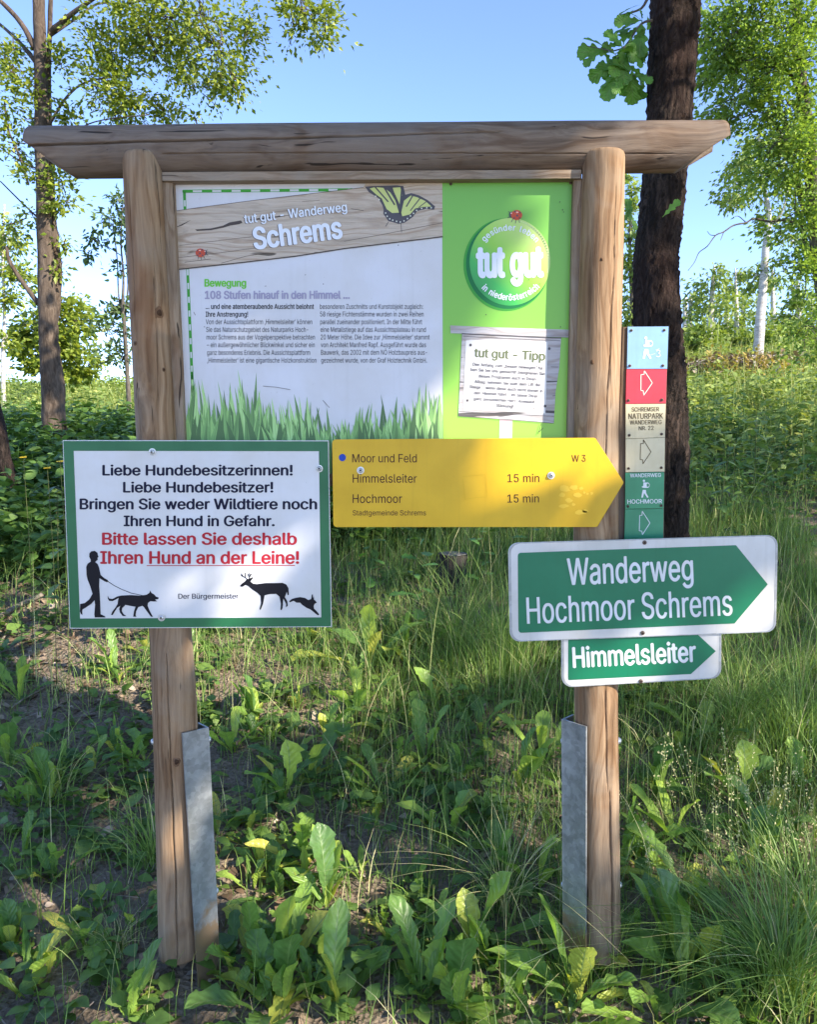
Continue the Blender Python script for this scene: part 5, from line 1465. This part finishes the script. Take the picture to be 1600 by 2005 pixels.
# ------------------------------------------------------------------ trees
B_left = bark("alder_bark", ((0.035, 0.024, 0.017), (0.085, 0.062, 0.045), (0.17, 0.130, 0.098), (0.13, 0.105, 0.085)), (30, 30, 9), 0.7, 0.012)
B_oak = bark("dark_oak_bark", ((0.005, 0.004, 0.0035), (0.027, 0.019, 0.015), (0.10, 0.070, 0.055), (0.055, 0.026, 0.02)), (44, 44, 9), 1.0, 0.04)
B_birch = bark("birch_bark", ((0.16, 0.14, 0.12), (0.48, 0.45, 0.41), (0.66, 0.63, 0.58), (0.52, 0.50, 0.46)), (6, 6, 16), 0.3, 0.01)
B_thin = bark("sapling_bark", ((0.05, 0.04, 0.032), (0.10, 0.085, 0.07), (0.17, 0.15, 0.125), (0.13, 0.12, 0.10)), (30, 30, 10), 0.5, 0.008)
LV_left = leafmat("alder_leaf", [(0.055, 0.090, 0.014), (0.105, 0.148, 0.020), (0.170, 0.208, 0.028), (0.25, 0.275, 0.038)], 0.40, 0.42, gain=1.6)
LV_dark = leafmat("sapling_leaf", [(0.045, 0.075, 0.030), (0.07, 0.115, 0.038), (0.11, 0.165, 0.05)], 0.35, 0.5, gain=1.3)
LV_right = leafmat("tree_leaf", [(0.050, 0.085, 0.016), (0.090, 0.145, 0.026), (0.140, 0.205, 0.036), (0.205, 0.265, 0.05)], 0.40, 0.45, gain=1.95)
LV_birch = leafmat("birch_leaf", [(0.10, 0.15, 0.035), (0.15, 0.205, 0.045), (0.22, 0.265, 0.065)], 0.42, 0.5, gain=1.5)

def tree(name, label, Y, trunks, limbs, blobs, leaf, bark_m, leaf_m, group=None, seed=0, cat="tree", T=T_dia, F_=F_dia, att=None, depth=0.7, nseg=18, twigs=True, droop=-0.15, wob=0.05, fine=5):
    g = np.random.default_rng(seed)
    dep = Y - CAM[1]
    pts = [at(x, y, Y) for x, y, w in trunks[0]]
    b = pts[0].copy(); b[2] = float(gz(b[0], b[1]))
    r = thing(name, label, cat, b, group)
    mb = MB()
    px2r = lambda w, P: w / 2 / FPX * to_px(P)[0][2]
    for q, tr in enumerate(trunks):
        P = [at(x, y, Y + (0.10 * q if q else 0)) for x, y, w in tr]
        W = [px2r(w, p) for (x, y, w), p in zip(tr, P)]
        if q == 0:
            P = [np.array([P[0][0], P[0][1], b[2] - 0.15])] + P; W = [W[0] * 1.3] + W
        mb.add(*tube(P, W, nseg, wob, True, seed + q, fine))
    mb.build("trunk", [bark_m], r, smooth=True)
    if limbs:
        mb = MB()
        for q, lb in enumerate(limbs):
            sl_ = g.uniform(-1, 1) * depth * 0.6
            P = [at(x, y, Y + sl_ * k / max(1, len(lb) - 1)) for k, (x, y, w) in enumerate(lb)]
            mb.add(*tube(P, [px2r(w, p) for (x, y, w), p in zip(lb, P)], 8, wob, True, seed + q, 4))
        lm = mb
    else:
        lm = MB()
    Ps, Ds = [], []
    for (x, y, rx, ry, n) in blobs:
        c = at(x, y, Y); k = dep / FPX
        ns = max(6, int(n / 30))
        u = g.normal(0, 1, (ns, 3)); u /= np.linalg.norm(u, axis=1)[:, None]; u *= (g.random(ns) ** 0.42)[:, None]
        sub = c + u * np.array([rx * k, depth * min(1, rx / 60), ry * k])
        w_ = g.gamma(0.9, 1, ns); idx = g.choice(ns, n, p=w_ / w_.sum())
        s_ = 0.34 * min(rx, ry) * k * g.uniform(.6, 1.5, ns) + 0.02
        P = sub[idx] + g.normal(0, 1, (n, 3)) * s_[idx][:, None] * (1, 1, .72)
        D = (P - c) * (1, 1, .6) / (rx * k) + g.normal(0, .6, (n, 3)) + (0, 0, droop)
        Ps.append(P); Ds.append(D)
        if twigs:
            for j in range(0, ns, 2):
                a = c + (sub[j] - c) * 0.12 + g.normal(0, .02, 3)
                m_ = (a + sub[j]) / 2 + g.normal(0, .04, 3)
                w = 0.0024 * dep / 7 + 0.0012
                lm.add(*tube([a, m_, sub[j]], [w * 1.6, w, w * .5], 4, 0, False, 0, 2))
    if lm.V:
        lm.build("bare_branches", [bark_m], r, smooth=True)
    P = np.concatenate(Ps); D = np.concatenate(Ds); n = len(P)
    up = np.tile((0.25, -0.35, 1.0), (n, 1)) + g.normal(0, .75, (n, 3))
    V, F = scatter(T, F_, P, frames(D, up), leaf * g.uniform(.6, 1.3, n))
    at_ = {"rnd": rep(np.clip(g.normal(.5, .26, n), 0, 1), len(T))}
    if att: at_["lu"] = np.tile(att[0], n); at_["lv"] = np.tile(att[1], n)
    build("crown", V, F, leaf_m, r, None, at_)
    return r

tree("broadleaf_tree", "tall two stemmed tree with a twisted brown trunk at the upper left", 5.2,
     [[(104, 790, 43), (100, 740, 40), (94, 650, 36), (92, 600, 34), (88, 500, 29), (85, 400, 27), (81, 300, 25), (80, 200, 26), (78, 100, 24), (75, 0, 22), (73, -140, 19)],
      [(118, 790, 19), (114, 740, 21), (98, 660, 21), (107, 600, 21), (112, 520, 16), (103, 440, 15), (98, 340, 14), (95, 250, 12), (94, 150, 10), (97, 50, 9), (101, -80, 7)]],
     [[(68, 95, 13), (40, 45, 10), (0, 2, 8), (-40, -30, 6)], [(68, 120, 9), (35, 80, 7), (-10, 40, 5)], [(100, 62, 12), (140, 27, 9), (182, -2, 7), (220, -30, 5)],
      [(97, 70, 7), (150, 35, 5), (190, 8, 4), (240, 10, 3), (320, 40, 2.5), (400, 60, 2)], [(92, 250, 6), (130, 190, 5), (170, 160, 4), (230, 150, 2.5)], [(76, 596, 11), (45, 555, 9), (18, 512, 8), (12, 482, 6)],
      [(72, 425, 4), (40, 395, 3), (0, 355, 2.5)], [(55, 362, 5), (35, 300, 4.5), (14, 250, 4), (8, 195, 3)], [(70, 330, 3), (30, 310, 2.4), (-5, 285, 2)], [(96, 300, 4), (150, 255, 3), (200, 235, 2.4), (290, 225, 2)], [(240, 10, 5), (420, -30, 4), (560, -20, 3), (640, 40, 2)]],
     [(330, 40, 100, 52, 1500), (430, 95, 58, 66, 1050), (400, 30, 95, 45, 800), (310, 105, 50, 45, 420), (462, 160, 36, 26, 260), (395, 175, 34, 30, 260), (355, 130, 30, 30, 220), (485, 60, 30, 50, 300), (270, 45, 40, 35, 380), (190, 60, 40, 40, 260),
      (600, 18, 45, 28, 620), (632, 62, 26, 28, 260), (575, 50, 25, 25, 160), (215, 125, 42, 34, 620), (195, 175, 34, 34, 420), (255, 200, 60, 34, 750), (320, 215, 35, 24, 260), (225, 222, 60, 22, 360), (135, 225, 28, 20, 200),
      (115, 130, 26, 30, 200), (70, 185, 26, 22, 230), (22, 95, 22, 24, 260), (24, 130, 20, 20, 180), (40, 140, 28, 20, 160), (75, 235, 25, 18, 160), (130, 385, 28, 36, 320), (105, 345, 32, 22, 200), (80, 360, 22, 18, 140), (60, 420, 14, 12, 70), (20, 285, 28, 36, 380), (385, 232, 11, 11, 40),
      (125, 470, 16, 18, 70), (115, 530, 14, 14, 60), (20, 445, 22, 22, 160), (20, 215, 18, 26, 150), (150, 330, 18, 14, 60)],
     0.052, B_left, LV_left, seed=1, depth=0.75)
tree("broadleaf_tree", "small bushy tree behind the two stemmed tree's trunk at the left", 13.0,
     [[(112, 770, 14), (110, 700, 11), (112, 640, 8), (108, 570, 4)]], [],
     [(110, 640, 55, 45, 1300), (65, 690, 40, 28, 650), (158, 700, 32, 24, 520), (55, 640, 30, 34, 420), (150, 630, 30, 34, 500), (110, 725, 60, 20, 500), (130, 585, 30, 26, 320), (160, 740, 36, 14, 260)], 0.13, B_thin, LV_left, seed=2, depth=1.2)
tree("broadleaf_tree", "loose leafy tree cut off by the left edge above the meadow", 10.5,
     [[(6, 770, 8), (5, 690, 7), (8, 600, 6), (4, 500, 5), (8, 400, 3)]], [],
     [(18, 470, 26, 40, 520), (40, 545, 26, 26, 380), (8, 590, 20, 30, 300), (15, 660, 16, 24, 160), (5, 520, 16, 24, 200)], 0.085, B_birch, LV_left, seed=3, depth=0.9)
tree("sapling", "thin sapling with sparse dark leaves just left of the left post", 7.0,
     [[(252, 790, 9), (248, 720, 8), (243, 640, 8), (240, 600, 7), (241, 540, 4), (236, 470, 3), (240, 400, 2)], [(243, 640, 6), (232, 580, 3), (229, 510, 2.4), (222, 450, 2)], [(244, 620, 5), (250, 560, 3), (246, 480, 2.4), (250, 410, 2)]],
     [[(236, 500, 2), (200, 480, 1.6), (170, 495, 1.2)], [(242, 640, 2), (215, 655, 1.6), (190, 640, 1.2)]],
     [(215, 430, 22, 28, 170), (185, 470, 26, 16, 110), (170, 500, 15, 10, 50), (238, 395, 18, 26, 130), (230, 530, 18, 16, 60), (212, 640, 28, 36, 260), (235, 700, 18, 28, 160), (222, 600, 22, 18, 120), (250, 450, 14, 40, 110), (215, 700, 18, 18, 90)],
     0.062, B_thin, LV_dark, seed=4, depth=0.4, nseg=10, T=T_ov * (.8, 1, 1), F_=F_ov)
tree("leaning_tree", "dark trunk leaning in from the left edge above the bushes", 3.3,
     [[(24, 985, 38), (6, 915, 36), (-8, 840, 35), (-32, 740, 34), (-74, 600, 32), (-140, 420, 30)]], [], [(-190, 330, 50, 60, 300)], 0.06, B_oak, LV_left, seed=5, depth=0.4, wob=0.06)

# the dark oak behind the right post, with its low leafy twig
ok = tree("oak_tree", "dark oak trunk rising behind the right end of the roof beam", 1.35,
     [[(1297, 1262, 118), (1296, 1140, 104), (1296, 1040, 99), (1297, 900, 99), (1295, 800, 98), (1294, 740, 96), (1288, 640, 89), (1285, 520, 84), (1294, 430, 82), (1303, 335, 82), (1311, 230, 85), (1318, 110, 90), (1323, 0, 92), (1326, -120, 92)]],
     [], [(1330, -260, 80, 60, 200)], 0.10, B_oak, M_oak, seed=6, depth=0.3, T=T_oak, F_=F_oak, att=(u_oak, v_oak), nseg=72, wob=0.04, fine=16)
def oak_twig():
    g = np.random.default_rng(12); Y = 1.25
    mb = MB()
    for q in ([(1278, 40, 6), (1255, 48, 4), (1225, 90, 3), (1200, 100, 2.5)], [(1280, -30, 7), (1262, 10, 5), (1245, 22, 4), (1215, 30, 3)], [(1225, 90, 3), (1205, 130, 2.4), (1225, 165, 2)], [(1272, 150, 3), (1240, 148, 2.4)], [(1200, 100, 2), (1150, 90, 1.6)]):
        P = [at(x, y, Y + .02 * i) for i, (x, y, w) in enumerate(q)]
        mb.add(*tube(P, [w / 2 / FPX * 3.1 for x, y, w in q], 6, 0, True, 0, 3))
    mb.build("twig", [B_thin], ok, smooth=True)
    # leaf base pixel -> tip pixel
    lv = [((1258, 8), (1202, 22)), ((1240, 20), (1205, 52)), ((1262, 45), (1230, 12)), ((1268, 30), (1275, 62)), ((1200, 102), (1120, 98)), ((1196, 100), (1142, 58)), ((1205, 108), (1182, 78)), ((1222, 88), (1222, 40)), ((1215, 112), (1146, 162)),
          ((1225, 100), (1200, 148)), ((1228, 120), (1176, 198)), ((1238, 130), (1240, 216)), ((1232, 112), (1218, 200)), ((1245, 140), (1268, 170)), ((1230, 95), (1240, 70)), ((1205, 120), (1180, 165)), ((1250, 50), (1225, 78)), ((1222, 150), (1205, 180)), ((1240, 105), (1262, 130))]
    for k in range(30):
        a = [(1258, 40), (1238, 75), (1222, 95), (1205, 105), (1228, 125), (1240, 145), (1180, 96), (1215, 140)][k % 8]
        an = g.uniform(0, 6.28); l = g.uniform(34, 66)
        lv.append((a, (a[0] + l * math.cos(an) - 8, a[1] + l * math.sin(an) + 10)))
    P, D, S = [], [], []
    for a, b in lv:
        dy = g.uniform(-.06, .06)
        A, Bp = at(*a, Y + .02), at(*b, Y + .02 + dy)
        P.append(A); D.append(Bp - A); S.append(np.linalg.norm(Bp - A) * 1.08)
    P, D = np.array(P), np.array(D); n = len(P)
    up = np.tile((0.15, -1.0, 0.35), (n, 1)) + g.normal(0, .45, (n, 3))
    V, F = scatter(T_oak, F_oak, P, frames(D, up), np.array(S) * 0.80)
    build("twig_leaves", V, F, M_oak, ok, None, {"rnd": rep(g.random(n) * .7, len(T_oak)), "lu": np.tile(u_oak, n), "lv": np.tile(v_oak, n)}, True)
    P = np.array([at(1298, 425, 1.10), at(1236, 440, 1.2), at(1240, 405, 1.2), at(1236, 420, 1.22)]); D = np.array([at(1332, 390, 1.08), at(1232, 385, 1.2), at(1222, 430, 1.2), at(1248, 448, 1.2)]) - P
    S = np.linalg.norm(D, axis=1)
    V, F = scatter(T_oak * (0.75, 1, .8), F_oak, P, frames(D, np.tile((0.2, -1.0, .5), (4, 1))), S)
    build("stray_leaves", V, F, M_oak, ok, None, {"rnd": rep([.95, .2, .3, .2], len(T_oak)), "lu": np.tile(u_oak, 4), "lv": np.tile(v_oak, 4)}, True)
oak_twig()

# right hand side
tree("broadleaf_tree", "large leafy tree overhanging the meadow at the upper right", 6.2,
     [[(1640, 830, 46), (1632, 700, 42), (1618, 560, 38), (1600, 430, 34), (1588, 300, 28), (1570, 160, 22), (1560, 20, 16), (1556, -100, 10)]],
     [[(1598, 430, 14), (1570, 395, 10), (1562, 340, 9), (1540, 280, 7), (1500, 220, 5)], [(1590, 320, 10), (1545, 250, 8), (1490, 180, 6), (1430, 130, 4)], [(1575, 190, 8), (1520, 100, 6), (1470, 40, 4)], [(1580, 450, 6), (1556, 436, 5.2), (1528, 431, 4.8), (1508, 434, 4.2), (1478, 428, 3.6), (1462, 436, 3.3), (1438, 441, 3), (1418, 454, 2.6), (1402, 461, 2.3), (1386, 482, 2), (1370, 494, 1.8), (1361, 513, 1.5), (1348, 530, 1.2)], [(1462, 436, 2), (1448, 424, 1.5), (1440, 424, 1)], [(1402, 461, 1.8), (1392, 460, 1.2), (1386, 453, .9)], [(1418, 454, 1.8), (1412, 470, 1.2)], [(1590, 520, 7), (1575, 470, 6), (1566, 420, 5)], [(1550, 230, 4), (1590, 210, 3.5), (1640, 215, 3)]],
     [(1470, 55, 85, 55, 2000), (1540, 60, 70, 60, 1500), (1415, 110, 38, 34, 620), (1500, 140, 70, 45, 1300), (1570, 130, 50, 60, 900), (1440, 185, 42, 24, 520), (1545, 215, 55, 40, 1000), (1480, 225, 40, 24, 420), (1395, 215, 20, 14, 120), (1560, 300, 45, 45, 900), (1515, 280, 34, 30, 400), (1585, 390, 30, 50, 620), (1540, 345, 26, 24, 260), (1595, 490, 22, 45, 420), (1575, 440, 22, 22, 200), (1600, 590, 22, 45, 320), (1400, 45, 26, 26, 240), (1385, 150, 16, 16, 90), (1600, 680, 26, 30, 260), (1450, 120, 50, 60, 900), (1520, 330, 45, 45, 600), (1560, 420, 40, 50, 700), (1585, 540, 30, 50, 420), (1430, 230, 36, 22, 320), (1390, 70, 26, 40, 300), (1590, 250, 36, 70, 700), (1580, 640, 36, 40, 420), (1550, 520, 26, 34, 260), (1500, 300, 60, 40, 600), (1440, 60, 60, 60, 800)],
     0.056, B_thin, LV_right, seed=7, depth=0.9)
tree("birch_tree", "tall birch with a white trunk and hanging twigs at the right", 15.5,
     [[(1486, 690, 20), (1490, 620, 18), (1496, 550, 15), (1501, 480, 13), (1506, 420, 10), (1498, 370, 7), (1490, 320, 5), (1486, 260, 3)]],
     [[(1505, 440, 5), (1530, 420, 3.5), (1545, 370, 2.5)], [(1500, 400, 4), (1470, 370, 3), (1440, 360, 2)]],
     [(1445, 365, 30, 34, 420), (1470, 320, 36, 34, 520), (1425, 400, 16, 26, 160), (1500, 290, 34, 40, 450), (1530, 380, 28, 40, 420), (1520, 440, 22, 30, 260), (1550, 470, 24, 36, 300), (1480, 540, 18, 30, 200), (1520, 530, 20, 40, 260), (1445, 300, 18, 22, 160)],
     0.11, B_birch, LV_birch, seed=8, depth=1.6, droop=-0.9)
g = np.random.default_rng(50)
for i, (x, top, w, Y, bl) in enumerate(((1352, 590, 5, 24, 26), (1390, 520, 7, 22, 34), (1424, 560, 5, 25, 26), (1444, 525, 5, 23, 30), (1457, 570, 4, 27, 22), (1516, 520, 6, 26, 30), (1566, 540, 6, 22, 28), (1590, 570, 5, 27, 24), (1340, 640, 5, 26, 24))):
    lean = g.normal(0, 6)
    bs = [(x + lean * .6 + g.normal(0, 6), top + 25, bl * .75, 32, int(260 * bl / 28)), (x + lean * .3 + g.normal(0, 8), top + 75, bl, 36, int(300 * bl / 28)), (x + g.normal(0, 8), top + 110, bl * .8, 26, 110)]
    tree("birch_tree", ("slender white birch right beside the dark oak trunk, on the ridge", "birch with the fullest crown of the ridge, second from the oak trunk", "thin birch third from the oak trunk on the ridge", "birch with a rounded top, fourth from the oak trunk on the ridge", "very thin birch just left of the tall white birch",
         "birch on the ridge right of the tall white birch", "white birch on the ridge below the large overhanging tree", "distant birch nearest to the right edge", "low young birch half hidden by the oak trunk")[i], Y,
         [[(x, 705, w * 2.1), (x + lean * .2, 640, w * 1.9), (x + lean * .5, 580, w * 1.5), (x + lean, top, w * .5)]], [], bs, 0.15, B_birch, LV_birch, "birches along the ridge", seed=60 + i, depth=1.4, nseg=8, droop=-0.5)
tree("broadleaf_tree", "bright green tree seen in the gap between right post and oak trunk", 17.0,
     [[(1236, 720, 9), (1238, 600, 8), (1234, 480, 6), (1238, 370, 3)]], [], [(1236, 430, 18, 40, 420), (1232, 520, 22, 40, 520), (1240, 600, 24, 40, 520), (1225, 660, 26, 30, 420), (1238, 370, 12, 22, 140)], 0.13, B_thin, LV_birch, seed=9, depth=1.5)
for i, (x, y, rx, ry, lab) in enumerate(((1380, 660, 40, 22, "yellow green bush on the ridge next to the oak trunk"), (1500, 668, 46, 20, "bush at the foot of the tall white birch"), (1575, 655, 36, 26, "bush at the right end of the ridge"), (1445, 672, 34, 16, "low bush between the birches in the middle of the ridge"))):
    tree("bush", lab, 20.5 + 0.4 * i, [[(x, y + ry + 30, 5), (x, y, 3), (x + 3, y - ry * .5, 2)]], [], [(x, y, rx, ry, 620), (x - rx * .5, y + ry * .6, rx * .6, ry * .6, 240), (x + rx * .5, y + ry * .6, rx * .6, ry * .6, 240)], 0.17, B_thin, LV_birch, "bushes along the ridge", seed=80 + i, cat="bush", depth=1.2, nseg=6, droop=0.1)

# ------------------------------------------------------------------ the wood's edge to the right of and behind the viewer, unseen; crowns shaped to dapple the board
def inside(px, py, poly):
    c = np.zeros(len(px), bool)
    for (x0, y0), (x1, y1) in zip(poly, poly[1:] + poly[:1]):
        c ^= ((y0 > py) != (y1 > py)) & (px < (x1 - x0) * (py - y0) / (y1 - y0 + 1e-9) + x0)
    return c
LV_canopy = leafmat("canopy_fill_leaf", [(0.16, 0.24, 0.05), (0.24, 0.33, 0.065), (0.32, 0.40, 0.085)], 0.52, 0.5, tint=(1.2, 1.2, .7))  # pale and translucent so the unseen crowns pass fill light down
SUNNY = [[(1085, 480), (1250, 390), (1250, 870), (870, 870), (870, 720), (960, 590)], [(980, 850), (1230, 850), (1230, 1040), (760, 1040)], [(648, 945), (652, 1235), (330, 1235), (430, 1120), (560, 1015)],
         [(1530, 1080), (1530, 1350), (1095, 1350), (1000, 1262), (1250, 1190), (1400, 1130)], [(1080, 1320), (1290, 1320), (1290, 1590), (1080, 1590)], [(295, 1231), (400, 1231), (400, 1440), (300, 1390)], [(1222, 740), (1315, 740), (1315, 1010), (1222, 1010)],
         [(420, 600), (640, 490), (700, 520), (520, 690), (420, 720)]]
FLECKS = [(235, 1290, 100, 65), (50, 1245, 90, 60), (480, 1340, 95, 85), (350, 1300, 70, 60), (560, 1690, 175, 70), (640, 1765, 120, 55), (820, 1700, 45, 60), (1520, 1965, 120, 60), (1270, 1990, 120, 28), (1120, 1990, 60, 22), (1565, 1860, 50, 60), (500, 1950, 40, 30), (700, 1330, 28, 40), (130, 1700, 60, 40), (1420, 1985, 230, 40), (700, 1990, 160, 20), (880, 1860, 60, 40), (250, 1960, 90, 30), (60, 1850, 50, 40), (200, 1560, 50, 30), (1060, 1900, 60, 40), (760, 1170, 40, 30), (880, 1980, 50, 25)]
_g = np.random.default_rng(404)
FLECKS += [(_g.uniform(0, 1600), 1230 + 770 * _g.random(), _g.uniform(2, 30), _g.uniform(2, 22)) for _ in range(34)]
def make_wood():
    g = np.random.default_rng(77)
    n = 120000
    P = np.where((g.random(n) < 0.22)[:, None], np.stack([g.uniform(-1.0, 0.9, n), np.full(n, -.05), g.uniform(-.1, 2.05, n)], 1), 0)
    gx, gyy = g.uniform(-4.6, 3.4, n), g.uniform(-1.0, 6.2, n)
    m = P[:, 2] == 0
    P[m] = np.stack([gx, gyy, gz(gx, gyy) + g.uniform(0, .3, n)], 1)[m]
    # leaves hang in clumps
    q = (np.floor(P * 3.2) * (17.13, 31.7, 47.9)).sum(1)
    wt = 0.5 + 0.5 * np.sin(q * 12.9898)
    P = P[g.random(n) < 0.35 + 0.65 * wt]
    C = P + SUN * g.uniform(5.5, 9.5, len(P))[:, None] + g.normal(0, .03, (len(P), 3))
    pp = to_px(C)
    vis = (pp[:, 2] > 0) & (pp[:, 0] > -250) & (pp[:, 0] < 1850) & (pp[:, 1] > -300)
    C = C[~vis & (C[:, 2] > 1.9)]
    def lights(C, grow=0.0):
        """which points would shade a place that the sun reaches"""
        tt = (C[:, 1] + 0.06) / SUN[1]
        H = C - SUN * tt[:, None]; hp = to_px(H)
        bad = np.zeros(len(C), bool)
        for poly in SUNNY:
            bad |= inside(hp[:, 0], hp[:, 1], poly)
        ts = np.linspace(1, 16, 120)
        G = C[:, None, :] - SUN * ts[None, :, None]
        dz = G[..., 2] - gz(G[..., 0], G[..., 1]) - 0.05
        k = np.clip(np.argmax(dz < 0, 1), 1, None); ii = np.arange(len(C))
        u = dz[ii, k - 1] / (dz[ii, k - 1] - dz[ii, k] + 1e-9)
        gp = to_px(C - SUN * (ts[k - 1] + u * (ts[1] - ts[0]))[:, None])
        for cx, cy, rx, ry in FLECKS:
            bad |= ((gp[:, 0] - cx) / (rx + 40)) ** 2 + ((gp[:, 1] - cy) / (ry + 32)) ** 2 < 1
        return bad
    bad = lights(C)
    C = C[~bad]  # crowns are thinned to let sun onto the chosen patches
    C = C[g.permutation(len(C))[:13000]]
    roots = np.array([(6.6, -5.4), (7.2, -1.6), (6.4, 2.6)])
    own = np.argmin(((C[:, None, :2] - roots[None]) ** 2).sum(2), 1)
    for i, (rx, ry) in enumerate(roots):
        c = C[own == i]
        if len(c) < 50: continue
        b = np.array([rx, ry, float(gz(rx, ry))])
        r = thing("oak_tree", ("oak behind the viewer whose crown shades the board", "oak standing out of view at the right of the path", "oak out of view at the right, uphill of the board")[i], "tree", b, "oaks outside the picture")
        mb = MB().add(*tube([b - (0, 0, .2), b + (0, 0, 1.5), b + (.1, .05, 3.4), b + (-.1, .1, 6.0), b + (0, 0, 8.0)], [.2, .16, .13, .08, .02], 16, .03, True, i, 4))
        for j in g.choice(len(c), 26):
            z0 = np.clip(c[j][2] * 0.65, 1.8, 6.5); a = b + (0, 0, z0 - b[2])
            if lights(a + (c[j] - a) * np.linspace(0.05, 1, 24)[:, None]).any(): continue
            mb.add(*tube([a, (a + c[j]) / 2 + (0, 0, .05), c[j]], [.035, .02, .006], 6, .03, True, j, 3))
        mb.build("trunk", [B_left], r, smooth=True)
        n = len(c); d = g.normal(0, 1, (n, 3)) - (0, 0, .4); up = np.tile(SUN, (n, 1)) * 0.9 + g.normal(0, .6, (n, 3))
        V, F = scatter(T_ov * (1.25, 1, 1), F_ov, c, frames(d, up), 0.125 * g.uniform(.6, 1.25, n))
        build("crown", V, F, LV_canopy, r, None, {"rnd": rep(g.random(n), len(T_ov)), "lu": np.tile(u_ov, n), "lv": np.tile(v_ov, n)})
make_wood()
